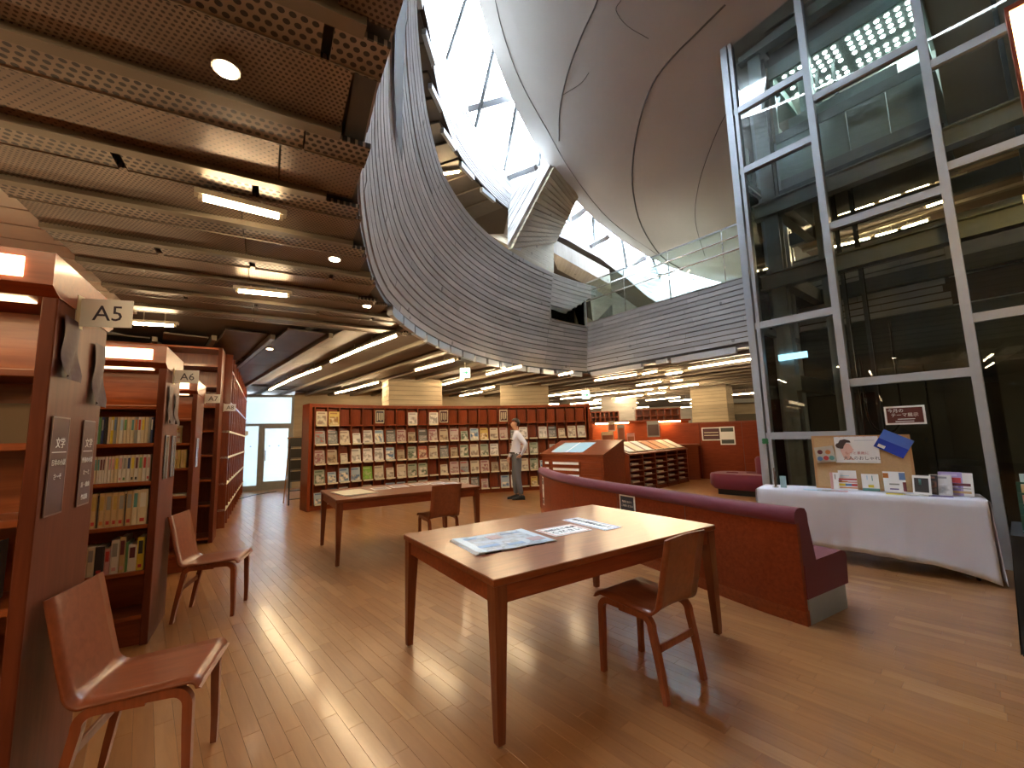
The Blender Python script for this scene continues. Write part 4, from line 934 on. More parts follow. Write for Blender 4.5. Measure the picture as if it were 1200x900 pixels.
# ------------------------------------------------------------------ papers on the tables
def sheet(px4, z, name, label, cat, mats, th=.003, group=None):
    P = [W(x, y, z) for x, y in px4]; c = sum(P, Vector())/4; ex = ((P[1]-P[0])+(P[2]-P[3])).normalized(); ey = Vector((-ex.y, ex.x, 0)); t = thing(name, label, cat, (c.x, c.y, TZ+.0005), math.atan2(ex.y, ex.x), group)
    wx = ((P[1]-P[0]).length+(P[2]-P[3]).length)/2; wy = (abs((P[3]-P[0]).dot(ey))+abs((P[2]-P[1]).dot(ey)))/2; return t, wx, wy
np_m = cover('newsprint', (.52, .68, .80), (.42, .55, .66), (.22, .32, .42), 3)
t, wx, wy = sheet(((528, 635), (558, 652), (656, 634), (610, 620)), TZ, 'newspaper', 'open newspaper lying near the corner of the foreground table', 'newspaper', None)
a = math.atan2((W(656, 634, TZ)-W(558, 652, TZ)).y, (W(656, 634, TZ)-W(558, 652, TZ)).x); t.rotation_euler = (0, 0, a)
for i in range(4):
    mb = MB(); w_, h_ = .55-.012*i, .40; rg = random.Random(i)
    P = [[Vector((-w_/2+w_*a_/8, -h_/2+h_*b_/5+(.004*rg.uniform(-1, 1) if b_ in (0, 5) else 0), .002+i*.0022+.004*max(0, 1-a_/2)*i*.4)) for b_ in range(6)] for a_ in range(9)]
    mb.grid(P); mb.grid([[p-Vector((0, 0, .0012)) for p in r_] for r_ in P]); mb.build('page', np_m if i == 3 else M['white'], t)
for i, (x, y, w_, h_) in enumerate([(-.02+.0, .08, .09, .10), (.12, .12, .14, .02), (-.18, .13, .12, .03), (.18, -.10, .10, .09), (-.15, -.09, .15, .05), (.02, -.13, .11, .05)]): MB().b2((x-w_/2, y-h_/2, .0112), (x+w_/2, y+h_/2, .0116)).build('print_block', pc('news_a', (.42, .32, .36)) if i in (0, 3) else pc('news_b', (.2, .36, .6)), t)
MB().b2((-.22, -.205, .0), (-.12, -.2, .006)).build('holder_clip', M['blackm'], t); MB().b2((.05, -.205, .0), (.18, -.2, .006)).build('holder_clip', M['blackm'], t)
for nm, px4, lines in (('pink framed', ((625, 621.6), (650, 629), (693, 621), (672, 615)), ('会話はご遠慮', 'ください')), ('blue edged', ((657.5, 609.5), (708, 621.6), (729, 618), (679.5, 607)), ('座席の間隔をあけて',))):
    t, wx, wy = sheet(px4, TZ, 'desk_notice', 'laminated %s notice with Japanese lettering taped flat on the foreground table' % nm, 'notice', None, group='laminated notices on the table')
    d = W(px4[1][0], px4[1][1], TZ)-W(px4[0][0], px4[0][1], TZ); e = W(px4[2][0], px4[2][1], TZ)-W(px4[1][0], px4[1][1], TZ)
    L1, L2 = (e.length, d.length) if nm[0] == 'p' else (d.length, e.length); ax_ = e if nm[0] == 'p' else d; t.rotation_euler = (0, 0, math.atan2(ax_.y, ax_.x))
    MB().b2((-L1/2, -L2/2, 0), (L1/2, L2/2, .002)).build('sheet', M['white'], t)
    bd = pc('edge_'+nm[:4], (.60, .18, .16) if nm[0] == 'p' else (.12, .16, .45)); q = .012
    MB().b2((-L1/2+q, -L2/2+q, .002), (L1/2-q, -L2/2+q*1.6, .0025)).b2((-L1/2+q, L2/2-q*1.6, .002), (L1/2-q, L2/2-q, .0025)).b2((-L1/2+q, -L2/2+q, .002), (-L1/2+q*1.6, L2/2-q, .0025)).b2((L1/2-q*1.6, -L2/2+q, .002), (L1/2-q, L2/2-q, .0025)).build('border', bd, t)
    for j, s in enumerate(lines): text(s, min(L1/len(s)*.85, L2*.4), M['ink'], t, frame((1, 0, 0), (0, 1, 0), (0, 0, 1), (0, (len(lines)-1)*L2*.16-j*L2*.33, .003)))
# papers on the second table
t = thing('newspaper', 'folded newspaper at the near corner of the farther reading table', 'newspaper', Vector((-1.98, 4.78, TZ+.0005))+u32*.30+v32*.55, R(32+8)); 
for i in range(3): MB().b2((-.20, -.28, i*.004), (.20-.01*i, .28, i*.004+.003)).build('page', M['page'] if i == 2 else M['white'], t)
for i, (a, b) in enumerate(((.68, .75), (.95, .82), (1.25, .86), (1.5, .80), (1.62, .60))):
    t = thing('notice_sheet', 'flat printed notice, %s along from the newspaper on the farther table' % ORD[i], 'notice', Vector((-1.98, 4.78, TZ+.0005))+u32*a+v32*b, R(32), 'notices on the farther reading table')
    MB().b2((-.11, -.14, 0), (.11, .14, .0015)).build('sheet', M['white'], t); MB().b2((-.09, -.05, .0015), (.09, .1, .002)).build('print', pc('print_grey', (.25, .2, .25)), t); MB().b2((-.09, -.12, .0015), (.09, -.08, .002)).build('print', pc('print_grey', (.25, .2, .25)), t)

# ------------------------------------------------------------------ curved bench
bp_ = Path([(1.985, 3.10), (1.80, 3.42), (1.60, 3.86), (1.38, 4.40), (1.10, 5.0), (.74, 5.95), (.52, 6.9), (.44, 7.75)])
bn = thing('curved_bench', 'long curved cherry bench upholstered in maroon with its wooden back towards us', 'bench')
def bsec(x, prof):
    p, tg = bp_.at(x); n = Vector((tg.y, -tg.x, 0)); return [p+n*a+Vector((0, 0, b)) for a, b in prof]
BS = [bp_.L*i/40 for i in range(41)]
MB().loft([bsec(x, [(0, .10), (0, .695), (.035, .695), (.035, .10)]) for x in BS], 0, False).build('back_panel', M['endpanel2'], bn)
MB().loft([bsec(x, [(.012, 0), (.012, .1), (.05, .1), (.05, 0)]) for x in BS]).build('plinth', M['wood_h'], bn)
for i in range(1, 5): MB().loft([bsec(bp_.L*i/5+e, [(-.0015, .10), (-.0015, .695), (.002, .695), (.002, .10)]) for e in (-.002, .002)]).build('panel_joint', M['groove'], bn)
pf = [(-.012, .69), (-.018, .72), (-.012, .765), (.02, .79), (.08, .795), (.13, .785), (.155, .75), (.16, .69)]
MB().loft([bsec(x, pf) for x in BS], 0, True).build('back_cap', M['maroon'], bn)
MB().loft([bsec(x, [(.036, .40), (.036, .70), (.155, .70), (.215, .42), (.215, .40)]) for x in BS], 0, False).build('back_cushion', M['maroon'], bn)
MB().loft([bsec(x, [(.05, .17), (.05, .41), (.60, .42), (.66, .40), (.67, .37), (.65, .17)]) for x in BS], 0, False).build('seat_cushion', M['maroon'], bn)
MB().loft([bsec(x, [(.06, 0), (.06, .17), (.60, .17), (.60, 0)]) for x in BS[:-1]]).build('base', M['ibeam'], bn)
def bench_sign(s, label, w_, h_, zc, body):
    p, tg = bp_.at(s); n = Vector((-tg.y, tg.x, 0)); t = thing('bench_notice', label, 'notice', p+n*.003+Vector((0, 0, zc)), math.atan2(-tg.y, -tg.x))
    MB().b2((-w_/2, -.003, -h_/2), (w_/2, 0, h_/2)).build('card', M['white'], t); body(t); return t
# the back faces away from n; text faces the reading tables
def b1(t):
    MB().b2((-.105, -.0045, -.075), (.105, -.003, .075)).build('print', pc('navy_print', (.03, .04, .07)), t)
    for j, s in enumerate(('間隔をあけて', 'ご利用ください')): text(s, .026, M['whiteink'], t, upr(0, -.0055, .018-.042*j))
def b2_(t):
    for z in (.16, -.16): MB().b2((-.05, -.0045, z-.05), (.05, -.003, z+.05)).build('print', pc('navy_print', (.03, .04, .07)), t)
    for z in (.175, -.145): MB().b2((-.03, -.0055, z-.008), (.03, -.0045, z+.008)).build('print_bar', M['whiteink'], t)
    text('↑', .08, M['ink'], t, upr(0, -.0045, 0))
def at_px(px, z):
    return min([bp_.L*i/200 for i in range(201)], key=lambda q: abs(proj(bp_.at(q)[0]+Vector((0, 0, z)))[0]-px))
bench_sign(at_px(735, .6), 'navy and white Japanese notice stuck on the wooden bench back beside the table corner', .25, .19, .60, b1)
bench_sign(at_px(637, .45), 'tall narrow black and white notice at the far end of the bench back', .13, .46, .44, b2_)

# ------------------------------------------------------------------ drawer cabinet
ca, cb = Vector((.62, 9.50, 0)), Vector((1.74, 8.38, 0)); d_ = (cb-ca).normalized(); L_ = (cb-ca).length
t = thing('drawer_cabinet', 'cherry map cabinet with white labelled drawers and a sloping top', 'cabinet', ca, math.atan2(d_.y, d_.x))
pf = [(0, 0), (0, .93), (.72, 1.19), (.80, 1.19), (.80, 0)]
MB().loft([[(x, y, z) for y, z in pf] for x in (0, L_)]).build('carcass', M['wood_h'], t)
MB().loft([[(x, y, z) for y, z in [(-.03, .925), (-.03, .955), (.72, 1.225), (.83, 1.225), (.83, 1.195), (.72, 1.195)]] for x in (-.03, L_+.03)]).build('sloping_top', M['table'], t)
for i in range(6):
    z = .80-i*.125
    for x0, x1 in ((.08, .22), (.30, 1.02), (1.06, L_-.04)):
        dr = MB().b2((x0, -.018, z-.108), (x1, .0, z)).build('drawer', M['wood_h'], t)
        if x0 < 1: MB().b2((x0+.02, -.024, z-.06), (x1-.02, -.018, z-.012)).build('label_strip', M['white'], dr)
t2 = thing('sky_blue_map', 'pale blue sheet displayed on the sloping cabinet top', 'sheet', ca+d_*.62+Vector((-d_.y, d_.x, 0))*.33+Vector((0, 0, 1.082)), math.atan2(d_.y, d_.x)); t2.rotation_euler = (math.atan2(.27, .75), 0, math.atan2(d_.y, d_.x))
MB().b2((-.42, -.28, 0), (.42, .28, .004)).build('sheet', pc('map_blue', (.42, .66, .80), .15), t2); MB().b2((-.01, -.28, .004), (.01, .28, .006)).build('fold', M['white'], t2)

# ------------------------------------------------------------------ leaflet rack with newspapers on top
ra, rb = Vector((2.55, 9.5, 0)), Vector((4.72, 11.7, 0)); d_ = (rb-ra).normalized(); L_ = (rb-ra).length; nb = Vector((-d_.y, d_.x, 0)); ar = math.atan2(d_.y, d_.x)
t = thing('leaflet_rack', 'low cherry rack of five bays with slots full of leaflets behind the drawer cabinet', 'rack', ra, ar)
MB().loft([[(x, y, z) for y, z in [(.50, 0), (.50, 1.12), (.56, 1.12), (.56, 0)]] for x in (0, L_)]).build('back_panel', M['wood'], t)
MB().loft([[(x, y, z) for y, z in [(-.02, .86), (-.02, .89), (.53, 1.15), (.53, 1.11)]] for x in (-.02, L_+.02)]).build('sloping_top', M['table'], t)
for i in range(6): MB().loft([[(L_*i/5-.02+e, y, z) for y, z in [(0, 0), (0, .86), (.5, 1.1), (.5, 0)]] for e in (0, .04)]).build('divider', M['wood'], t)
MB().b2((0, .02, 0), (L_, .5, .08)).build('plinth', M['wood_h'], t)
for j in range(6): MB().b2((0, .0, .10+j*.13), (L_, .48, .115+j*.13)).build('shelf', M['wood_h'], t)
ls = MB().b2((-.145, 0, 0), (.145, .2, .035)).mesh('leaflet_stack', M['page'])
for i in range(5):
    for j in range(5):
        p = ra+d_*(L_*(i+.5)/5)+nb*.03; o = link('leaflet_stack', ls, None, (p.x, p.y, .116+j*.13), ar)
        tag(o, 'white leaflet stack, %s bay from the drawer cabinet, %s slot up, in the low rack' % (ORD[i], ORD[j]), 'leaflets', 'leaflets in the low rack')
for i, (cn, w_) in enumerate((('white', .30), ('cream', .36), ('white', .30), ('orange', .34), ('orange', .38), ('cream', .34), ('white', .3))):
    p = ra+d_*(.22+i*.44)+nb*.04+Vector((0, 0, .928)); t = thing('newspaper', '%s newspaper, %s from the drawer cabinet, laid on the sloping rack top' % (cn, ORD[i]), 'newspaper', p, ar, 'newspapers on the sloping rack top'); t.rotation_euler = (math.atan2(.26, .55), 0, ar)
    MB().b2((-w_/2, 0, .0), (w_/2, .5, .006)).build('sheet', pc('news_'+cn, CN[cn]), t); MB().tube([(-w_/2-.02, .0, .012), (w_/2+.02, 0, .012)], .009, 6).build('rod', M['page'], t)
# partition with notices, sofa
pa, pb_ = Vector((5.0, 12.66, 0)), Vector((6.2, 11.75, 0)); d_ = (pb_-pa).normalized(); an = math.atan2(d_.y, d_.x)
t = thing('partition', 'plain dark cherry partition screen behind the leaflet rack', 'partition', pa-d_*.6, an)
for i in range(3): MB().b2((i*1.1+.004, 0, .0), (i*1.1+1.096, .06, 1.56)).build('panel', M['endpanel2'], t)
MB().b2((-.01, -.01, 1.56), (3.31, .07, 1.60)).build('top_rail', M['wood_h'], t)
q = pa-d_*1.6+Vector((.25, 2.2, 0)); t = thing('partition', 'lighter wooden partition screen lit from behind the rack', 'partition', q-d_*1.6, an)
MB().b2((0, 0, 0), (2.9, .06, 1.6)).build('panel', M['wood'], t)
def notice(px, py, w_, h_, label, mi, y=-.004):
    P = Wp(px, py, pa, Vector((-d_.y, d_.x, 0))); t = thing('notice', label, 'notice', P-Vector((-d_.y, d_.x, 0))*.003, an); MB().b2((-w_/2, -.004, -h_/2), (w_/2, 0, h_/2)).build('sheet', M['white'], t)
    if mi: MB().b2((-w_/2+.03, -.006, -h_/2+.03), (w_/2-.03, -.004, h_/2-.03)).build('print', M['sheet_dk'], t); MB().b2((-w_/2+.06, -.008, .03), (w_/2-.06, -.006, .05)).b2((-w_/2+.06, -.008, -.05), (w_/2-.06, -.006, -.03)).build('print_bar', M['page'], t)
    else: [MB().b2((-w_/2+.03, -.006, z_), (w_/2-.03, -.004, z_+.11)).build('print', pc('print_dark', (.06, .07, .06)), t) for z_ in (h_/2-.14, -h_/2+.03)]
notice(833.5, 508.5, .50, .37, 'landscape maroon notice on the dark partition', 1); notice(852.5, 510.5, .38, .5, 'upright black and white notice on the dark partition', 0)
t = thing('maroon_sofa', 'low rounded maroon sofa beyond the glass lift', 'sofa', (4.95, 9.1, 0), R(-50))
def rr(a, b, r, n=5):
    out = []
    for cx, cy, s in ((a-r, b-r, 0), (-a+r, b-r, 90), (-a+r, -b+r, 180), (a-r, -b+r, 270)): out += [(cx+r*math.cos(R(s+90*k/n)), cy+r*math.sin(R(s+90*k/n))) for k in range(n+1)]
    return out
MB().loft([[(x*s, y*s, z) for x, y in rr(.75, .42, .3)] for s, z in ((.90, .12), (1, .2), (1, .40), (.96, .44))], 0, True).build('seat', M['maroon'], t)
MB().loft([[(x*s+.45, y*s+.1, z) for x, y in rr(.32, .18, .12)] for s, z in ((1, .40), (1, .74), (.9, .79))], 0, True).build('backrest', M['maroon'], t)
MB().b2((-.55, -.28, 0), (.55, .28, .13)).build('base', M['blackm'], t)
for x, y in ((-.3, -.1), (.05, .05)): MB().tube([(x-.12, y, .448), (x+.1, y+.05, .448)], .012, 5, 0, True).build('sheen_strip', M['maroon'], t)

# far cases, desk lamps and bright shelves beyond
def pigeon(name, label, o, an, nx, nz, cw, chh, z0, dep=.35, mat='wood'):
    t = thing(name, label, 'shelving', o, R(an)); MB().b2((0, dep-.02, 0), (nx*cw, dep, z0+nz*chh)).build('back_panel', M[mat], t)
    for i in range(nx+1): MB().b2((i*cw-.015, 0, 0), (i*cw+.015, dep, z0+nz*chh)).build('upright', M[mat], t)
    for j in range(nz+1): MB().b2((0, 0, z0+j*chh-.015), (nx*cw, dep, z0+j*chh+.015)).build('shelf', M[mat], t)
    if z0 > .3: MB().b2((0, .02, 0), (nx*cw, .04, z0)).build('lower_front', M[mat], t)
    return t
pigeon('pigeonhole_case', 'cherry pigeonhole case of small square compartments in the distance, next to the magazine case', (2.7, 15.6, 0), 0, 7, 5, .17, .2, 1.15)
pigeon('pigeonhole_case', 'taller cherry shelving with square openings in the distance beside the concrete pillar', (4.6, 15.8, 0), -8, 6, 5, .26, .24, 1.0)
o = struct(link('wall_distant', None)); MB().b2((3.6, 17, 0), (5.0, 17.2, 2.86)).build('wall_panel', M['conc_up'], o); MB().b2((6.9, 15.2, 0), (12.5, 15.4, 2.3)).build('wall_panel', M['concw'], o); MB().b2((6.9, 15.0, 2.3), (12.5, 15.5, 2.45)).build('wall_beam', M['ibeam'], o); MB().b2((7.5, 14.9, .9), (10.4, 15.1, 1.9)).build('blind', plain('olive_blind', (.12, .10, .065)), o)
t = thing('service_counter', 'cherry counter with glowing task lamps behind the leaflet rack', 'counter', (2.35, 12.6, 0), R(-10))
MB().b2((0, 0, 0), (2.9, .6, .95)).build('front', M['wood_h'], t); MB().b2((-.05, -.05, .95), (2.95, .65, .99)).build('worktop', M['table'], t)
MB().b2((0, .9, 0), (2.9, .95, 1.68)).build('backboard', M['wood_h'], t); MB().b2((0, .55, 1.68), (2.9, .98, 1.73)).build('canopy', M['wood_h'], t)
for xa, xb in ((.1, 1.1), (1.9, 2.6)): MB().b2((xa, .58, 1.655), (xb, .66, 1.68)).build('task_lamp', M['tube_low'], t)
for i, (x, z, w_, h_, cn, lb) in enumerate(((.25, 1.0, .35, .42, 'cream', 'bright cream poster board on the service counter'), (.72, 1.0, .2, .62, 'grey', 'grey printed card stand on the service counter'), (.98, 1.0, .22, .36, 'pink', 'pink printed card stand on the service counter'), (1.55, 1.22, .34, .46, 'grey', 'dark framed notice hanging above the service counter'), (.45, 1.42, .2, .3, 'white', 'white notice hanging above the service counter'))):
    P = Vector((2.35, 12.6, 0))+dirv(-10)*x+dirv(80)*(.1 if z < 1.1 else .0); t = thing('counter_card', lb, 'notice', (P.x, P.y, z-.0095 if z < 1.1 else z), R(-10)); MB().b2((0, 0, 0), (w_, .012, h_)).build('sheet', pc('card_'+cn, CN[cn]), t); MB().b2((.02, -.002, .04), (w_-.02, 0, h_-.1)).build('print', pc('cardp_%d' % i, (.35, .12, .06) if i != 3 else (.12, .07, .06)), t)

# ------------------------------------------------------------------ step ladder / small rack by the door
t = thing('magazine_stand', 'dark wire stand of periodicals beside the end of the magazine case', 'stand', (-4.95, 9.8, 0), R(40))
for sx in (-.22, .22): MB().tube([(sx, -.25, 0), (sx*.8, 0, 1.45)], .014, 6).build('leg', M['blackm'], t); MB().tube([(sx, .25, 0), (sx*.8, .03, 1.45)], .014, 6).build('leg', M['ochrewood'], t)
for z in (.12, .3, .5, .75, 1.0, 1.25): MB().b2((-.21, -.24*(1-z/1.5)-.06, z), (.21, -.24*(1-z/1.5)+.08, z+.012)).build('tier', M['blackm'], t)
for z in (.5, .75, 1.0, 1.25): MB().box((0, -.24*(1-z/1.5), z+.12), (.38, .05, .2)).build('holder', plain('dark_pocket', (.05, .055, .05)), t)
MB().b2((-.22, -.05, 1.45), (.22, .08, 1.48)).build('top', M['pine'], t)
# cable on the floor
tag(MB().tube([(-7.1, 10.2, .006), (-6.9, 10.8, .006), (-6.95, 11.5, .006), (-6.75, 12.2, .006)], .012, 6).build('power_cable', M['blackm']), 'black cable trailing over the floor towards the glass door', 'cable')
# coloured plinth behind the door glass is outside: leave to the sky
# ------------------------------------------------------------------ glass lift
LD = dirv(129); LB = Vector((LD.y, -LD.x, 0))            # along the front, and away from the camera
L0 = Vector((4.61, 4.16, 0))
lift = thing('lift_shaft', 'tall glazed lift shaft framed in pale grey steel behind the white display table', 'lift', L0, R(129))
# local x along the front (towards the far end), local y = -LB
def lb(o): return o
XS = [2.0, 1.04, 0.0, -1.08, -2.2]; ZT = 8.0; DEP = -1.75
for i, x in enumerate(XS):
    w_ = .075 if i else .09; MB().b2((x-w_/2, -.05, 0), (x+w_/2, .07, ZT)).build('mullion', M['steel'], lift)
MB().b2((1.89, -.045, 0), (1.935, .055, ZT)).build('mullion', M['steel'], lift)
TR = [(2.0, 1.04, (.06, 1.27, 2.76, 5.02, 5.95, 7.4)), (1.04, 0, (.06, 1.87, 3.80, 5.53, 7.4)), (0, -1.08, (.06, 2.40, 4.02, 5.20, 7.4)), (-1.08, -2.2, (.06, 2.40, 4.02, 5.2, 7.4))]
for x1, x0, zs in TR:
    for z in zs: MB().b2((x0+.037, -.03, z-.045), (x1-.037, .05, z+.045)).build('transom', M['steel'], lift)
    zz = list(zs)+[ZT]
    for a, b in zip(zz, zz[1:]): MB().b2((x0+.037, .0, a+.045), (x1-.037, .012, b-.045)).build('pane', M['glass'], lift)
# sides
for x in (2.0, -2.2):
    for y in (-.9, DEP): MB().b2((x-.04, y-.04, 0), (x+.04, y+.04, ZT)).build('mullion', M['steel'], lift)
    for z in (.06, 2.76, 5.0, 7.4): MB().b2((x-.03, DEP, z-.04), (x+.03, -.04, z+.04)).build('transom', M['steel'], lift)
    for a, b in ((.1, 2.72), (2.8, 4.96), (5.04, 7.36)): MB().b2((x-.006, DEP, a), (x+.006, -.05, b)).build('pane', M['glass'], lift)
# inner steel: columns, I beams
for x, y, w_ in ((1.70, -.28, .17), (1.28, -.75, .10), (-.75, -.35, .16), (-1.75, -.5, .16)):
    mb = MB(); mb.b2((x-w_/2, y-w_/2, 0), (x+w_/2, y-w_/2+.02, ZT)).b2((x-w_/2, y+w_/2-.02, 0), (x+w_/2, y+w_/2, ZT)).b2((x-.012, y-w_/2, 0), (x+.012, y+w_/2, ZT)).build('steel_column', M['ibeam'], lift)
for z in (1.95, 3.38, 4.42, 6.9):
    mb = MB(); y = -.20; zb = z-.10
    mb.b2((-2.1, y-.07, zb), (1.9, y+.07, zb+.02)).b2((-2.1, y-.07, zb+.2), (1.9, y+.07, zb+.22)).b2((-2.1, y-.012, zb), (1.9, y+.012, zb+.22))
    if z > 2.5: mb.build('steel_beam', M['ibeam'], lift)
    for x in (1.62, -2.0): MB().b2((x-.06, DEP+.1, zb), (x+.06, y, zb+.2)).build('side_beam', M['ibeam'], lift)
    MB().b2((-2.1, DEP+.10, zb), (1.9, DEP+.22, zb+.2)).build('rear_beam', M['steel_d'], lift)
for x in (1.15, .95, -.55): MB().b2((x-.02, -1.0, 0), (x+.02, -.93, ZT)).build('guide_rail', M['steel_d'], lift)
for x in (1.2, 1.22, 1.1, .9): MB().tube([(x, -.85, .1), (x+.01, -.85, ZT-.2)], .008, 5).build('cable', M['blackm'], lift)
mb = MB(); mb.b2((-2.2, DEP-.02, 0), (2.0, DEP+.02, 2.9)); mb.build('rear_screen', M['steel_dd'], lift)
for x0, x1 in ((.02, .48), (.5, .96), (-.95, -.1)): MB().b2((x0, -1.05, .0), (x1, -1.01, 2.1)).build('landing_door', M['steel_d2'], lift)
MB().b2((-.95, -1.06, 2.1), (.98, -1.0, 2.35)).build('door_header', M['steel_dd'], lift)
pts = [(.98+.0, -.5, 1.45+.35*1)]; R_ = []
for i in range(13): a = R(180+180*i/12); R_.append((.82+.16*math.cos(a), -.45, 1.55+.28*math.sin(a)))
MB().tube([(.66, -.45, 2.6)]+R_+[(.98, -.45, 2.2)], .012, 6).build('trailing_cable', M['blackm'], lift)
MB().b2((1.45, -.19, 2.27), (1.78, -.16, 2.35)).build('blue_light', lamp_mat('blue_work_light', (.35, .75, 1), .5), lift)
# lift car
car = thing('lift_car', 'pale panelled lift car with a grid of round ceiling lights, high in the shaft', 'lift car', L0+Vector((0, 0, 0)), R(129))
zc0, zc1 = 4.72, 6.66; x0, x1, y0, y1 = -.02, 1.60, -1.65, -.42
PL = M['carpanel']
MB().b2((x0, y0, zc0), (x1, y1, zc0+.16)).build('car_floor', M['ibeam'], car)
MB().b2((x0-.02, y0, zc0-.12), (x1+.02, y1+.04, zc0)).build('underframe', M['steel_d'], car)
MB().b2((x0, y0, zc1), (x1, y1, zc1+.2)).build('car_roof', M['ibeam'], car)
MB().b2((x0, y0, zc0+.16), (x1, y0+.04, zc1)).build('rear_wall', PL, car)
for xx in (x0, x1-.04): MB().b2((xx, y0, zc0+.16), (xx+.04, y1, zc0+1.0)).b2((xx, y0, zc1-.25), (xx+.04, y1, zc1)).build('side_wall', PL, car)
n_ = 4
for i in range(n_): MB().b2((x0+.02+i*(x1-x0-.04)/n_+.003, y1-.03, zc0+.16), (x0+.02+(i+1)*(x1-x0-.04)/n_-.003, y1, zc0+.72)).build('front_panel', PL, car)
MB().b2((x0, y1-.03, zc0+.72), (x1, y1+.01, zc0+.86)).build('belt_rail', M['ibeam'], car)
MB().b2((x0+.28, y1-.02, zc0+.86), (x1-.18, y1, zc0+1.0)).build('front_panel', PL, car)
for xx in (x0, x1-.05): MB().b2((xx, y1-.04, zc0+.72), (xx+.05, y1, zc1)).build('corner_post', PL, car)
MB().b2((x0+.05, y1-.016, zc0+1.03), (x1-.05, y1-.01, zc1-.2)).build('pane', M['railglass'], car)
MB().b2((x0, y1-.03, zc1-.2), (x1, y1+.01, zc1)).build('head_rail', PL, car)
cl = MB().b2((x0+.04, y0+.04, zc1-.10), (x1-.04, y1-.04, zc1-.08)).build('ceiling_panel', M['steel_d2'], car)
dot = MB().tube([(0, 0, 0), (0, 0, .01)], .026, 10).mesh('round_light', lamp_mat('white_led', (.92, 1, .97), 9))
for qx in range(2):
    for qy in range(2):
        for i in range(7):
            for j in range(4): link('round_light', dot, cl, (x0+.12+qx*.76+i*.100, y0+.12+qy*.55+j*.115, zc1-.112))
for xx in (.45, 1.1): MB().b2((xx, y1-.2, zc0+.2), (xx+.02, y1-.1, zc0+.7)).build('seam_strip', M['ibeam'], car)

# guard rail on the chord wall
gr = thing('guard_rail', 'glass guard rail with steel handrails on top of the straight concrete wall', 'railing')
def G(a, h, off=-.08): return CH0+CHD*a-CHN*off+Vector((0, 0, h))
for i in range(4):
    a0, a1 = .05+i*1.15, .05+(i+1)*1.15-.02
    MB().loft([[G(a, 4.1, -.08), G(a, 5.2, -.08), G(a, 5.2, -.092), G(a, 4.1, -.092)] for a in (a0, a1)]).build('pane', M['railglass'], gr)
    MB().loft([[G(a, 5.2, -.07), G(a, 5.225, -.07), G(a, 5.225, -.10), G(a, 5.2, -.10)] for a in (a0, a1)]).build('top_edge', M['steel'], gr)
    MB().tube([G(a1+.01, 4.05, -.086), G(a1+.01, 5.2, -.086)], .012, 6).build('post', M['chrome'], gr)
for h in (4.95, 4.7): MB().tube([G(.05, h, .0), G(4.8, h, .0)], .017, 8).build('handrail', M['chrome'], gr)
g2 = thing('guard_glass', 'glass guard panel in the notch where the curved wall drops beside the stair', 'railing')
MB().loft([[cyl(t_, 7.12, 4.05), cyl(t_, 7.12, 4.9), cyl(t_, 7.13, 4.9), cyl(t_, 7.13, 4.05)] for t_ in (125.2, 128, 131, 135)]).build('pane', M['railglass'], g2)
MB().tube([cyl(125, 7.12, 4.0), cyl(125, 7.12, 5.15)], .014, 6).build('post', M['steel'], g2)
p = cyl(127.5, 7.9, 3.95); MB().b2((-.12, 0, 0), (-.08, .04, .6)).b2((.1, 0, 0), (.14, .04, .6)).b2((-.12, 0, .56), (.14, .04, .6)).build('door_frame', M['pine'], g2, p, R(0))

# ------------------------------------------------------------------ white display table
ta, tb = Vector((4.05, 3.76, 0)), Vector((2.76, 4.90, 0)); td = (tb-ta).normalized(); tn = Vector((-td.y, td.x, 0)); TL = (tb-ta).length; ta_ = math.atan2(td.y, td.x)
# local frame: x from the near end to the far end, y towards the camera
t = thing('display_table', 'folding table hidden under a white cloth in front of the lift', 'table', ta, ta_)
MB().b2((.02, -.43, .67), (TL-.02, -.02, .695)).build('tabletop', M['page'], t)
for x in (.1, TL-.1):
    for y in (-.38, -.07): MB().tube([(x, y, 0), (x, y, .67)], .016, 8).build('leg', M['blackm'], t)
def hem(s): return .155-.13*max(0, 1-s/(TL*.5))**1.2+.02*math.sin(s*5)
nx = 60; P = []
rg = random.Random(4)
def fold(s, k): 
    sag = math.sin(min(1, s/TL)*math.pi)
    return (.016*math.sin(s*9+.7+k*1.5)+.009*math.sin(s*23+k*2.5)+.006*math.sin(s*41-k*4))*k+.02*k*k*math.sin(s*3.1+1)-.018*sag*math.sin(min(1, abs(s-.62)*1.6)*3.1)*k*(1-k)*3
for i in range(nx+1):
    s = -.02+(TL+.04)*i/nx; row = [Vector((s, y, .700+.001*math.sin(s*9+y*20))) for y in (-.45, -.3, -.15, -.02)]+[Vector((s, .0, .697)), Vector((s, .012, .685))]
    for k in range(1, 13):
        f = k/12; row.append(Vector((s, .018+.035*f+fold(s, f), .685+(hem(s)-.685)*f)))
    P.append(row)
cl = MB().grid(P)
for sx, sg in ((-.02, -1), (TL+.02, 1)):      # side drops
    Q = []
    for j in range(13):
        y = .018-.47*j/12; Q.append([Vector((sx, y, .70)), Vector((sx+sg*.012, y, .688))]+[Vector((sx+sg*(.014+.012*f*(1-j/14)+.008*math.sin(y*30)*f), y+.035*f*(1-j/12)+(fold(sx, f) if j == 0 else 0), .685+((hem(max(0, sx)) if sg < 0 else .16)+.1*j/12-.685)*f)) for f in [k/10 for k in range(1, 11)]])
    cl.grid(Q)
o = cl.build('tablecloth', M['cloth'], None, ta, ta_, fixn=True); tag(o, 'creased white cloth hanging unevenly over the display table', 'tablecloth')
m_ = o.modifiers.new('thick', 'SOLIDIFY'); m_.thickness = .003
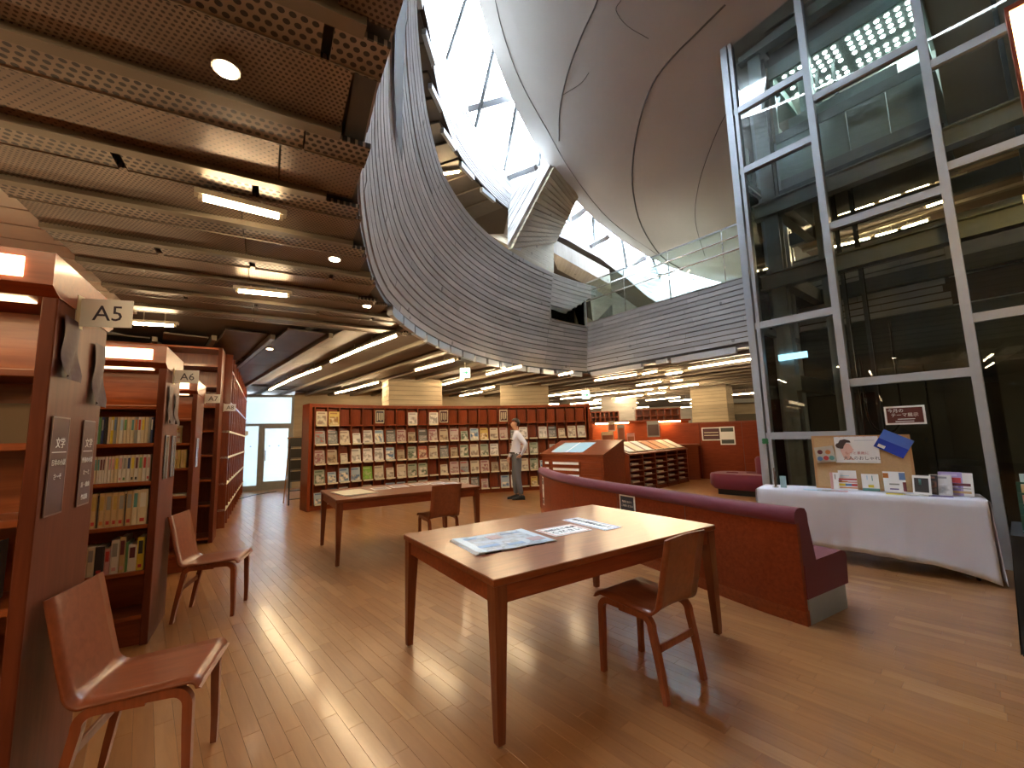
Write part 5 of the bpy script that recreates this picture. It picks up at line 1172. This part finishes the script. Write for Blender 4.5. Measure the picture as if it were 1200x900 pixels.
# local camera-facing side is +y: things on it face +y -> use a frame turned by 180
def DT(x, y, z=.703): p = ta+td*x+tn*y; return Vector((p.x, p.y, z))
assert tn.dot(ta) < 0, 'normal'
fa_ = ta_+math.pi                       # local x to the near end (right in view), -y towards camera
bd = thing('cork_board', 'cork notice board in a pine frame standing on the white display table', 'notice board', DT(.62+.66, -.30), fa_); bd.rotation_euler = (-.06, 0, fa_)
BW, BHH = 1.06, .50
def put(px, py): 
    q = Wp(px, py, DT(1.28, -.30), tn); return (q-DT(1.28, -.30)).dot(-td), q.z-.703
bl_, bt_ = put(950, 511); br_, _ = put(1073, 560); br2, bt2 = put(1064, 508)
MB().b2((bl_+.02, .002, .02), (br2-.0, .012, bt_-.02)).build('cork', M['cork'], bd)
fr_ = MB().b2((bl_, -.004, 0), (bl_+.022, .018, bt_)).b2((br2-.01, -.004, 0), (br2+.012, .018, bt_)).b2((bl_, -.004, bt_-.02), (br2+.012, .018, bt_)).b2((bl_, -.004, 0), (br2+.012, .018, .02)); fr_.build('frame', M['pine'], bd)
BDm = lambda x, z, y=-.001: (x, y, z)
def onboard(name, label, cat, px, py, rot=0):
    x, z = put(px, py); t = thing(name, label, cat); 
    base = Matrix.Translation(DT(1.28, -.30)) @ Matrix.Rotation(fa_, 4, 'Z') @ Matrix.Rotation(-.06, 4, 'X'); t.matrix_world = base @ Matrix.Translation((x, -.001, z)) @ Matrix.Rotation(rot, 4, 'Y'); return t
x0_, z0_ = put(976, 511); x1_, z1_ = put(1032, 542)
pw, ph = x1_-x0_, z0_-z1_
t = onboard('poster', 'white poster with a profile portrait and a Japanese headline pinned to the cork board', 'poster', 1003.5, 527)
MB().b2((-pw/2, -.003, -ph/2), (pw/2, 0, ph/2)).build('sheet', M['white'], t)
def disc(cx, cz, rx, rz, y, n=18, a0=0, a1=360): return [(cx+rx*math.cos(R(a0+(a1-a0)*i/n)), y, cz+rz*math.sin(R(a0+(a1-a0)*i/n))) for i in range(n)]
def flat(pts, y, mat, name, t): MB().add([(p[0], y, p[-1]) for p in pts]+[(p[0], y+.0008, p[-1]) for p in pts], [tuple(range(len(pts))), tuple(range(len(pts), 2*len(pts)))[::-1]]+[(i, (i+1) % len(pts), len(pts)+(i+1) % len(pts), len(pts)+i) for i in range(len(pts))]).build(name, mat, t)
skin_p = pc('print_skin', (.72, .45, .38)); hair_p = pc('print_hair', (.06, .035, .035))
s_ = ph/.26
flat([(a*s_, 0, b*s_) for a, b in [(-.10, -.10), (-.125, -.02), (-.13, .02), (-.10, .065), (-.055, .06), (-.035, .03), (-.03, .012), (-.018, .0), (-.03, -.008), (-.03, -.025), (-.05, -.035), (-.06, -.06), (-.02, -.10)]], -.004, skin_p, 'portrait_face', t)
flat([(a*s_, 0, b*s_) for a, b in [(-.125, .01), (-.155, .02), (-.165, .045), (-.15, .065), (-.14, .065), (-.125, .095), (-.085, .105), (-.045, .09), (-.04, .07), (-.075, .07), (-.095, .04), (-.105, .01)]], -.005, hair_p, 'portrait_hair', t)
text('大人のおしゃれ', ph*.155, M['ink'], t, upr(.03*s_, -.004, -.085*s_)); text('もっと素敵に', ph*.12, pc('print_red', (.45, .06, .08)), t, upr(.0*s_, -.006, -.035*s_))
MB().b2((-.01, -.004, ph*.34), (pw*.42, -.003, ph*.36)).build('print_line', pc('print_lightgrey', (.45, .5, .55)), t); MB().b2((.0, -.004, -ph*.46), (pw*.42, -.003, -ph*.445)).build('print_line', pc('print_lightgrey', (.45, .5, .55)), t)
t = onboard('picture_book', 'shiny blue book pinned askew at the corner of the cork board', 'book', 1047, 520, R(30)); MB().b2((-.125, -.014, -.10), (.125, 0, .10)).build('cover', pc('deep_blue', (.015, .05, .42), .25), t); MB().b2((-.125, -.0155, .0), (.125, -.014, .10)).build('cover_sky', pc('mid_blue', (.06, .16, .60), .25), t); MB().b2((-.10, -.0165, -.085), (-.04, -.0155, -.055)).build('label', M['white'], t)
t = onboard('picture_book', 'small book with round dishes on its cover leaning at the board edge', 'book', 967, 532.5, R(-8)); MB().b2((-.085, -.03, -.085), (.085, -.004, .085)).build('cover', pc('dish_beige', (.50, .46, .38)), t)
for i, (a, b, c) in enumerate(((-.04, .03, 'maroon'), (.03, .02, 'orange'), (0, -.04, 'red'), (.05, -.045, 'teal'), (-.055, -.04, 'blue'))): flat(disc(a, b, .024, .024, 0), -.0315, pc('dish_'+c, CN[c]), 'printed_dish', t)
def standbook(x, y, w_, h_, label, cov, prints, th=.015, lean=.14, rz=0, z=.703, sp=None):
    t = thing('display_book', label, 'book', DT(x, y, z+.004), fa_+rz); t.rotation_euler = (-lean, 0, fa_+rz)
    MB().b2((-w_/2, 0, 0), (w_/2, .003, h_), 0).b2((-w_/2, .003, .003), (w_/2-.003, th-.003, h_-.003), 1).b2((-w_/2, th-.003, 0), (w_/2, th, h_), 0).b2((-w_/2-.001, 0, 0), (-w_/2+.002, th, h_), 2).build('cover', [cov, M['page'], sp or cov], t)
    for i, (a, b, c, d, cn) in enumerate(prints): MB().b2((-w_/2+a*w_, -.0012, b*h_), (-w_/2+c*w_, 0, d*h_)).build('print', pc('pr_'+cn, CN[cn]), t)
    return t
def bx(px): return -put(px, 565)[0]+1.28
wb = M['white']
standbook(bx(983), -.20, .125, .175, 'white book with a pink spine strip under the poster', wb, [(0, 0, .18, 1, 'pink'), (.55, .45, .78, .55, 'maroon'), (.3, .6, .38, .9, 'grey')])
standbook(bx(994.5), -.20, .15, .20, 'book with red, blue and yellow brick stripes below the poster', wb, [(0, .5, 1, .58, 'red'), (.0, .38, .5, .45, 'orange'), (.5, .36, 1, .44, 'pink'), (0, .2, .35, .32, 'yellow'), (.35, .2, .7, .32, 'blue'), (.7, .2, 1, .32, 'red'), (0, .08, 1, .14, 'orange'), (.1, .7, .6, .74, 'lightblue')])
standbook(bx(1020.5), -.20, .135, .17, 'white book with a turquoise base and small yellow drawing', wb, [(0, 0, 1, .16, 'teal'), (.35, .2, .68, .36, 'yellow'), (.3, .65, .36, .9, 'lightblue'), (.6, .6, .65, .9, 'teal')])
standbook(bx(1048.5), -.20, .165, .20, 'white cover with orange, navy and maroon shapes at the corners', wb, [(0, .68, .25, .92, 'orange'), (.72, .6, 1, .95, 'blue'), (.85, .05, 1, .5, 'maroon'), (.25, .35, .7, .42, 'grey'), (.25, .12, .65, .18, 'purple')])
cov = lambda n, a, b, c, s: M.setdefault(n, cover(n, a, b, c, s))
for i, (px, w_, h_, lb_, cv, rz, y) in enumerate(((1078, .13, .175, 'white edged album with a dark photograph, first beside the cork board', wb, .35, -.16), (1089, .10, .18, 'dark magazine with small faces standing behind the white album', cov('cv_dark', (.05, .05, .06), (.3, .15, .12), (.12, .1, .1), 4), .5, -.19), (1100, .15, .185, 'pale magazine with a grey bird drawing', cov('cv_bird', (.68, .70, .72), (.3, .32, .35), (.5, .52, .55), 6), .3, -.17), (1112, .16, .21, 'lilac patterned magazine between two pale ones', cov('cv_lilac', (.38, .32, .60), (.55, .5, .72), (.2, .16, .4), 8), .3, -.22), (1124, .15, .205, 'cookery magazine with a red pot on its white cover', wb, .3, -.20))):
    pr_ = [(.1, .1, .9, .86, 'black'), (.35, .5, .5, .8, 'teal')] if i == 0 else ([(.05, .55, .5, .78, 'red'), (.05, .42, .9, .54, 'maroon'), (.05, .3, .9, .33, 'grey'), (.05, .1, .9, .2, 'tan')] if i == 4 else [])
    standbook(bx(px), y+.02, w_, h_, lb_, cv, pr_, rz=-rz)
for i, (px, w_, cn, lb_) in enumerate(((955, .16, 'lightblue', 'pale leaflet lying at the far end of the white cloth'), (972, .18, 'grey', 'grey printed leaflet lying on the white cloth before the first book'), (985, .14, 'pink', 'pinkish card lying flat before the striped book'), (1048, .14, 'yellow', 'pale yellow card lying flat before the orange cornered cover'), (1072, .20, 'white', 'white pamphlet lying flat beside the cork board foot'), (1098, .16, 'purple', 'dark edged pamphlet lying flat before the lilac magazine'))):
    t = thing('leaflet', lb_, 'leaflet', DT(bx(px), -.07, .7035), fa_, 'leaflets lying on the white cloth'); MB().b2((-w_/2, -.035, 0), (w_/2, .05, .004)).build('sheet', pc('leaf_'+cn, CN[cn]), t)
t = thing('small_ornament', 'slim metal ornament standing at the far end of the white table', 'ornament', DT(bx(912), -.12), 0); MB().tube([(0, 0, 0), (0, 0, .012)], .03, 12).build('base', M['chrome'], t); MB().tube([(0, 0, .01), (0, 0, .16), (.0, 0, .22)], .006, 6).tube([(.012, 0, .01), (.014, 0, .18)], .005, 6).build('stem', M['chrome'], t)
t = thing('price_card', 'clear acrylic card stand at the far end of the white table', 'card stand', DT(bx(921), -.14), fa_); MB().b2((-.03, 0, 0), (.03, .004, .13)).build('card', pc('pale_teal', (.35, .55, .58), .2), t)
# theme sign stuck on the glass
q = Wp(1060.5, 486.5, L0, LB); t = thing('theme_sign', 'dark red Japanese sign with a white border fixed to the lift glass', 'sign', q-LB*.02, R(129)+math.pi); sw, sh = .33, .20
MB().b2((-sw/2, -.002, -sh/2), (sw/2, .002, sh/2)).build('card', M['white'], t); MB().b2((-sw/2+.018, -.0035, -sh/2+.018), (sw/2-.018, -.002, sh/2-.018)).build('print', plain('sign_red', (.11, .022, .018), .3), t)
text('今月の', .045, M['whiteink'], t, upr(-.07, -.0045, .048)); text('テーマ展示', .045, M['whiteink'], t, upr(.0, -.0045, .0)); MB().b2((-.06, -.0045, -.045), (.08, -.0035, -.038)).b2((-.08, -.0045, -.07), (.07, -.0035, -.062)).build('print_bar', M['whiteink'], t)
q = Wp(897, 517, L0-LB*.075, LB); t = thing('clover_sticker', 'green four-leaf sticker on the lift frame', 'sticker', q, R(129)+math.pi)
mb = MB()
for a in range(4): mb.add(disc(.022*math.cos(R(45+90*a)), .022*math.sin(R(45+90*a)), .022, .022, -.012), [tuple(range(18))])
for a in range(4): mb.add(disc(.022*math.cos(R(45+90*a)), .022*math.sin(R(45+90*a)), .022, .022, -.001), [tuple(range(18))])
mb.build('leaf', pc('clover_green', (.03, .25, .09)), t)

# ------------------------------------------------------------------ black side table with leaflets at the edge of view
q = Vector((2.92, 2.60, 0)); t = thing('side_table', 'small table under a black cloth at the edge of the room by the lift', 'table', q, R(-50))
P = []
for i in range(41):
    u_ = i/40*4; k = int(min(3.999, u_)); f = u_-k; A = [(0, 0), (.9, 0), (.9, .55), (0, .55), (0, 0)]; x = A[k][0]+(A[k+1][0]-A[k][0])*f; y = A[k][1]+(A[k+1][1]-A[k][1])*f
    P.append([Vector((x, y, .70)), Vector((x, y, .69))]+[Vector((x+(x-.45)*(.06*g+.03*g*math.sin(i*1.9)), y+(y-.27)*(.1*g+.05*g*math.sin(i*1.7)), .69-.66*g)) for g in (.25, .5, .75, 1)])
mb = MB().grid(P); mb.add([(0, 0, .70), (.9, 0, .70), (.9, .55, .70), (0, .55, .70)], [(0, 1, 2, 3)]); mb.build('black_cloth', M['black'], t, fixn=False); MB().b2((.02, .02, .64), (.88, .53, .69)).build('tabletop', M['blackm'], t)
for x in (.06, .84):
    for y in (.06, .49): MB().tube([(x, y, 0), (x, y, .64)], .016, 6).build('leg', M['blackm'], t)
t = thing('leaflet_holder', 'tiered dark green leaflet holder on the black cloth', 'leaflet holder', q+Vector((.0, .0, .701))+dirv(-50)*.05+dirv(40)*.12, R(-50))
MB().b2((0, 0, 0), (.5, .3, .01)).build('base', plain('dark_green', (.02, .10, .09), .4), t)
for i in range(4): MB().b2((0, .02+i*.07, 0), (.5, .03+i*.07, .1+i*.06)).build('tier', plain('dark_green_%d' % i, (.02, .10, .09), .4), t)
for i in range(4): 
    for j in range(3):
        cc = ['white', 'pink', 'cream', 'lightblue'][(i+j) % 4]; p = q+Vector((0, 0, .711))+dirv(-50)*(.05+.02+j*.16)+dirv(40)*(.12+.031+i*.07+.0)
        o = tag(MB().b2((0, 0, .0), (.14, .03, .14+i*.06)).build('leaflet_pack', pc('pack_'+cc, CN[cc]), None, p, R(-50)), '%s leaflet pack, %s tier up and %s along, in the dark green holder' % (cc.replace('lightblue', 'pale blue'), ORD[i], ORD[j]), 'leaflets', 'leaflets in the green holder')

# warm framed wall lamp at the very edge, above the side table
q = Wp(1190, 96, Vector((3.4, 2.65, 0)), Vector((.8, .6, 0))); t = thing('hanging_lamp', 'tall glowing amber lamp in a wooden frame at the upper edge beside the lift', 'lamp', q+dirv(-37)*.09, R(-50)); 
MB().b2((-.06, -.03, -.42), (.06, .03, .50)).build('diffuser', lamp_mat('amber_lamp', (1, .62, .2), 6), t); MB().b2((-.078, -.04, -.46), (-.06, .04, .54)).b2((.06, -.04, -.46), (.078, .04, .54)).b2((-.078, -.04, .50), (.078, .04, .54)).b2((-.078, -.04, -.5), (.078, .04, -.42)).build('frame', plain('red_wood', (.32, .06, .015), .4), t)
MB().tube([(0, 0, .54), (0, 0, 1.2)], .006, 5).build('rod', M['blackm'], t)
# ------------------------------------------------------------------ ceiling lights
def tube_light(a, b, label, group, z=ZC-.15, neutral=False):
    A, B = W(a[0], a[1], z), W(b[0], b[1], z); d = B-A; L_ = d.length; c = (A+B)/2; an = math.atan2(d.y, d.x)
    t = thing('tube_light', label, 'ceiling light', (c.x, c.y, z), an, group)
    MB().b2((-L_/2-.03, -.03, .014), (L_/2+.03, .03, .045)).build('housing', M['fixture'], t)
    MB().tube([(-L_/2, 0, 0), (L_/2, 0, 0)], .014, 8).build('tube', M['tube_n'] if neutral else M['tube'], t)
    for s in (-1, 1): MB().tube([(s*L_/4, 0, .04), (s*L_/4, 0, (ZC+.039 if z < 3 else 4.96)-z)], .006, 5).build('hanger', M['fixture'], t)
    for s in (-1, 1): MB().b2((s*L_/2-.012, -.014, -.014), (s*L_/2+.012, .014, .016)).build('lamp_holder', M['fixture'], t)
NEAR = [((235, 232), (329, 255), 'bright tube light set in the perforated ceiling, nearest to the viewer'),
        ((278, 341), (338, 347), 'tube light in the perforated ceiling, further back than the nearest one'),
        ((155, 379), (205, 382), 'thin tube light partly hidden behind the A5 sign')]
for a, b, l in NEAR: tube_light(a, b, l, 'tube lights in the perforated ceiling')
DP = [((388, 424), (426, 408)), ((427, 407.5), (466, 393)), ((316, 457), (345, 443)), ((346, 442.5), (377, 431)), ((393, 461), (418, 455)), ((419, 454.5), (444, 448)), ((487, 434), (533, 422)), ((519, 451), (544, 444)), ((570, 439), (612, 429)), ((539, 464), (566, 459)), ((565, 456), (580, 453))]
DN = ['lower tube light of the pair nearest the gallery edge', 'upper tube light of the pair nearest the gallery edge', 'lower tube light in the row leading to the glass door', 'upper tube light in the row leading to the glass door', 'far tube light above the end of the magazine case', 'near tube light above the end of the magazine case', 'tube light in front of the first concrete pillar', 'short tube light between the two concrete pillars by the exit sign', 'tube light above the second concrete pillar', 'low tube light seen behind the gap of the two pillars', 'small tube light just left of the second pillar top']
for (a, b), l in zip(DP, DN): tube_light(a, b, l.replace('just left of', 'touching'), 'tube lights over the magazine case')
FR = [((655, 440), (672, 436)), ((697, 446), (746, 439)), ((753, 438.5), (770, 435)), ((643, 464), (690, 458)), ((657, 467.5), (683, 465)), ((691, 464), (724, 460)), ((727, 460), (765, 456)), ((772, 455), (782, 454)), ((746, 452), (775, 447)), ((696, 469), (717, 467)), ((721, 467), (754, 463)), ((759, 462), (780, 460)), ((662, 475.5), (681, 474.5)), ((686, 474), (709, 472)), ((716, 470.5), (742, 468)), ((786, 455), (819, 450)), ((780, 439), (800, 436)), ((819, 457), (852, 454)), ((786, 447), (800, 445.5)), ((642, 474), (655, 473.5))]
for i, (a, b) in enumerate(FR): tube_light(a, b, 'distant tube light over the stacks beyond the leaflet rack, %s nearest to the gallery wall' % ORD[i] if i else 'distant tube light beyond the leaflet rack, closest to the wall corner', 'distant tube lights')
tube_light((807, 432), (881, 420.5), 'long neutral tube light under the straight wall next to the lift', 'tube lights by the lift', neutral=True)
for i, (x, y) in enumerate(((3.2, 19), (5.4, 20.5), (7.8, 19), (9.6, 21), (4.4, 23), (7, 24), (10.5, 24.5), (12.5, 20), (9.2, 16.6), (12.2, 16.4), (8.2, 12.6), (10.6, 12.4), (6.4, 18.0), (2.2, 22))):
    t = thing('tube_light', 'remote tube light over the back of the building, %s in its rows' % ORD[i], 'ceiling light', (x, y, ZC-.15), R(131), 'remote tube lights')
    MB().b2((-.8, -.03, .014), (.8, .03, .045)).build('housing', M['fixture'], t); MB().tube([(-.78, 0, 0), (.78, 0, 0)], .014, 8).build('tube', M['tube'], t); MB().tube([(0, 0, .04), (0, 0, .189)], .006, 5).build('hanger', M['fixture'], t)
# tubes behind and above the viewer (mirrored in the glass, light the foreground)
for i, (x, y, an) in enumerate(((-1.6, -.6, 30), (-.3, -1.6, 30), (1.6, -3.2, 30), (-3.2, -1.8, 30), (-3.6, .6, 30), (-4.6, 2.4, 30), (3.6, -4.2, 30), (-1.2, -3.6, 30))):
    t = thing('tube_light', 'ceiling tube light behind the viewer, %s from the bookcases' % ORD[i], 'ceiling light', (x, y, ZC-.115), R(an), 'tube lights behind the viewer')
    MB().b2((-.63, -.03, .014), (.63, .03, .045)).build('housing', M['fixture'], t); MB().tube([(-.6, 0, 0), (.6, 0, 0)], .014, 8).build('tube', M['tube'], t)
def spot(px, py, label, z=ZC-.075, r=.04):
    p = W(px, py, z); t = thing('downlight', label, 'ceiling light', p, 0, 'small round downlights')
    MB().tube([(0, 0, .0), (0, 0, .025)], r*1.25, 16).build('housing', M['fixture'], t); MB().tube([(0, 0, -.004), (0, 0, .0)], r, 16).build('lens', M['spotlens'], t)
for px, py, l in ((265, 82, 'small round lamp glowing in the perforated ceiling near the viewer'), (392, 304, 'small round lamp in the perforated ceiling close to the curved wall'), (430, 359, 'small round lamp in the ceiling just before the tube light rows'), (316, 409, 'small round lamp over the shelving near the ceiling seam')): spot(px, py, l)
# upper gallery lamp
a, b = onc((518, 192), 7.6), onc((526, 176), 7.6); c = cyl(158, 7.9, 6.38); t = thing('gallery_lamp', 'warm tube light under the soffit of the upper gallery behind the curved wall', 'ceiling light', (c.x, c.y, 6.33), R(-10))
MB().b2((-.5, -.03, 0), (.5, .03, .03)).build('housing', M['fixture'], t); MB().tube([(-.45, 0, -.012), (.45, 0, -.012)], .02, 8).build('tube', M['tube'], t)
c = cyl(129, 8.3, 4.9); t = thing('stair_lamp', 'small bright lamp on the stair landing behind the guard glass', 'lamp', (c.x, c.y, 4.75)); MB().box((0, 0, 0), (.16, .1, .1), 0, 0, .02).build('body', M['spotlens'], t); MB().tube([(0, 0, .05), (0, 0, .9)], .01, 5).build('rod', M['blackm'], t)
UF = [((990, 226), (1047, 209)), ((981, 252), (1025, 238)), ((1030, 236), (1056, 227)), ((1060, 225), (1090, 215)), ((975, 290), (1020, 279)), ((1025, 277), (1052, 270)), ((1056, 268), (1088, 258)), ((1085, 243), (1108, 235)), ((905, 268), (945, 257)), ((1100, 216), (1130, 207)), ((1004, 300), (1045, 290)), ((1000, 322), (1030, 315))]
for i, (a_, b_) in enumerate(UF): tube_light(a_, b_, 'warm tube light on the upper floor seen through the lift glass, %s counting outward' % ORD[i], 'tube lights of the upper floor', z=4.84)
t = thing('tube_light', 'tube light over the stair landing behind the notch in the curved wall', 'ceiling light', cyl(131, 8.3, 5.5), R(40)); MB().b2((-.5, -.03, 0), (.5, .03, .03)).build('housing', M['fixture'], t); MB().tube([(-.45, 0, -.014), (.45, 0, -.014)], .016, 8).build('tube', M['tube'], t); MB().tube([(0, 0, .03), (0, 0, .84)], .008, 5).build('hanger', M['fixture'], t)
# exit signs
def exitsign(px, py, z, w_, label, rz):
    p = W(px, py, z); t = thing('exit_sign', label, 'exit sign', p, rz, 'green exit signs'); MB().box((0, 0, 0), (w_, .06, w_), 0, 0, .004).build('housing', M['exitwhite'], t)
    mb = MB(); mb.b2((-.30*w_, -.034, -.05*w_), (.12*w_, -.031, .05*w_)); mb.add([(.08*w_, -.034, -.2*w_), (.08*w_, -.034, .2*w_), (.34*w_, -.034, 0)], [(0, 1, 2)]); mb.build('arrow', M['exitgreen'], t)
    MB().tube([(0, 0, w_/2), (0, 0, ZC-z+.0)], .008, 6).build('rod', M['fixture'], t)
M['exitwhite'] = lamp_mat('exit_panel', (.75, 1, .9), .28); M['exitgreen'] = lamp_mat('exit_green', (.0, .42, .18), .12)
exitsign(545, 437, 2.66, .20, 'green and white exit sign hanging before the concrete pillars', R(-5))
exitsign(686.5, 463, 2.55, .24, 'green and white exit sign hanging further off among the distant tube lights', R(-10))

# second round opening in the distance
o = struct(link('wall_second_void', None)); mb = MB()
pts = [W(x, y, ZC+.0) for x, y in ((786, 444), (800, 444), (820, 446), (840, 448), (860, 450), (880, 451), (900, 451))]
pts = [Vector((p.x, p.y, 0)) for p in pts]
sc_ = Path([(p.x, p.y) for p in pts], 6)
def S2(x, z, o_=0): p, tg = sc_.at(x); n = Vector((-tg.y, tg.x, 0)); return p+n*o_+Vector((0, 0, z))

# ------------------------------------------------------------------ the man
PX, PY = .06, 9.42
man = thing('person', 'man in pale shirt and grey trousers facing the magazine case, hand on hip', 'person', (PX, PY, 0), R(188))
V = []; E = []; RD = []
VL = []
def vtx(p, r, par=None):
    VL.append('t' if p[2] < .95 and abs(p[1]) < .12 else 's')
    V.append(p); q_ = r if isinstance(r, tuple) else (r, r); f_ = 1.0 if q_[0] < .02 else 1.17; RD.append((q_[0]*f_, q_[1]*f_)); 
    if par is not None: E.append((par, len(V)-1))
    return len(V)-1
pel = vtx((0, 0, .93), (.125, .105)); bel = vtx((.015, 0, 1.07), (.125, .10), pel); che = vtx((.01, 0, 1.24), (.135, .11), bel); upc = vtx((-.012, 0, 1.39), (.12, .085), che)
nk = vtx((-.012, 0, 1.475), .055, upc); nk2 = vtx((.008, 0, 1.53), .052, nk); jaw = vtx((.032, 0, 1.575), (.062, .066), nk2); hd = vtx((.025, 0, 1.63), (.075, .09), jaw); cr = vtx((.012, 0, 1.69), (.066, .078), hd)
ns = vtx((.112, 0, 1.612), .011, hd)
for s, hand in ((1, 'hip'), (-1, 'down')):
    sh = vtx((-.015, s*.155, 1.40), .062, upc)
    if hand == 'hip': el = vtx((-.17, s*.27, 1.17), .043, sh); wr = vtx((-.085, s*.215, .985), .028, el); VL[wr] = 's'; pm = vtx((-.03, s*.185, .93), (.030, .016), wr); dirf = Vector((.5, -.1*s, -.7)).normalized()
    else: el = vtx((.03, s*.23, 1.13), .043, sh); wr = vtx((.13, s*.20, .93), .027, el); pm = vtx((.155, s*.19, .87), (.030, .016), wr); dirf = Vector((.25, 0, -1)).normalized()
    hs_ = len(V)-1; P0 = Vector(V[pm]); side = Vector((.9, 0, .35)).normalized() if hand == 'hip' else Vector((1, 0, .2)).normalized()
    for k in range(4):
        o_ = P0+side*((k-1.5)*.019)+dirf*.03; ln = (.062, .072, .068, .052)[k]
        f1 = vtx(tuple(o_), .009, pm); f2 = vtx(tuple(o_+dirf*ln*.5+Vector((0, -s*.006, 0))), .0085, f1); vtx(tuple(o_+dirf*ln+Vector((0, -s*.02, 0))), .007, f2)
    th = vtx(tuple(P0+side*.03), .010, pm); vtx(tuple(P0+side*.045+dirf*.035), .008, th)
    for k in range(hs_, len(V)): VL[k] = 'h'
for s, off in ((1, -.03), (-1, .05)):
    hp = vtx((0, s*.085, .86), (.095, .085), pel); kn = vtx((.02+off*.5, s*.09, .49), (.062, .058), hp); sh_ = vtx((.0+off*.8, s*.09, .30), (.055, .05), kn); an_ = vtx((-.03+off, s*.09, .095), .05, sh_)
me = bpy.data.meshes.new('body'); me.from_pydata(V, E, []); bo = bpy.data.objects.new('body', me); COL.objects.link(bo)
md = bo.modifiers.new('skin', 'SKIN'); md.use_smooth_shade = True; md.branch_smoothing = .4
sv = me.skin_vertices[0].data
for i, r in enumerate(RD): sv[i].radius = r; sv[i].use_root = (i == 0)
ss = bo.modifiers.new('sub', 'SUBSURF'); ss.levels = 2; ss.render_levels = 2
ev = bpy.data.meshes.new_from_object(bo.evaluated_get(bpy.context.evaluated_depsgraph_get())); bpy.data.objects.remove(bo)
for m_ in (pc('shirt_pale_blue', (.60, .62, .74), .8), pc('trousers_grey', (.13, .14, .16), .85), pc('skin', (.50, .27, .18), .5)): ev.materials.append(m_)
for p in ev.polygons:
    c = p.center; k = min(range(len(V)), key=lambda i: (Vector(V[i])-c).length-RD[i][0]*.9)
    if c.z > 1.485: mi = 2
    elif VL[k] == 'h': mi = 2
    elif c.z < .99 and VL[k] == 't' or (c.z < .99 and abs(c.y) < .15 and c.x > -.14): mi = 1
    else: mi = 0
    p.material_index = mi; p.use_smooth = True
body = link('body', ev, man)
# hair: cap over the back and top of the skull
bm = bmesh.new(); bmesh.ops.create_uvsphere(bm, u_segments=20, v_segments=14, radius=1)
for v in bm.verts: v.co = Vector((v.co.x*.100+.006, v.co.y*.086, v.co.z*.098+1.665))
bmesh.ops.delete(bm, geom=[v for v in bm.verts if (v.co.x > .035 and v.co.z < 1.705) or v.co.z < 1.585 or (v.co.x > -.01 and v.co.z < 1.65)], context='VERTS')
me = bpy.data.meshes.new('hair'); bm.to_mesh(me); bm.free(); me.materials.append(pc('hair_dark', (.025, .022, .02), .6)); [setattr(p, 'use_smooth', True) for p in me.polygons]; link('hair', me, man)
for s in (-1, 1):
    MB().box((.014, s*.084, 1.625), (.028, .016, .05), 0, 0, .006).build('ear', pc('skin', (1, 1, 1)), man); MB().box((.094, s*.030, 1.642), (.012, .02, .009), 0, 0, .003).build('eye', M['ink'], man)
    MB().box((.096, s*.031, 1.66), (.012, .034, .006), 0, 0, .002).build('eyebrow', pc('hair_dark', (0, 0, 0)), man)
MB().box((.093, 0, 1.578), (.012, .04, .008), 0, 0, .003).build('mouth', pc('lip', (.32, .12, .1)), man)
MB().loft([[(.015+.150*math.cos(R(a)), .132*math.sin(R(a))*1.05, z) for a in range(0, 360, 20)] for z in (.985, 1.015)], 0, True).build('belt', M['blackm'], man)
MB().loft([[(-.012+.066*math.cos(R(a)), .064*math.sin(R(a)), z) for a in range(0, 360, 24)] for z in (1.455, 1.495)], 0, True).build('collar', pc('shirt_pale_blue', (0, 0, 0)), man)
MB().box((.10, .075, 1.27), (.03, .05, .022), 0, 0, .003).build('pocket_item', M['black'], man)
for s, off in ((1, -.03), (-1, .05)):
    x = -.03+off; secs = [[(x+px_, s*.09+(sx*w_), z) for sx, z in ((-1, 0), (-1, h_*.6), (-.6, h_), (.6, h_), (1, h_*.6), (1, 0))] for px_, w_, h_ in ((-.075, .03, .06), (-.06, .038, .085), (0, .04, .10), (.07, .042, .075), (.14, .045, .055), (.19, .035, .045), (.205, .02, .03))]
    MB().loft(secs, 0, True).build('shoe', M['black'], man)
print('objects', len(bpy.data.objects))
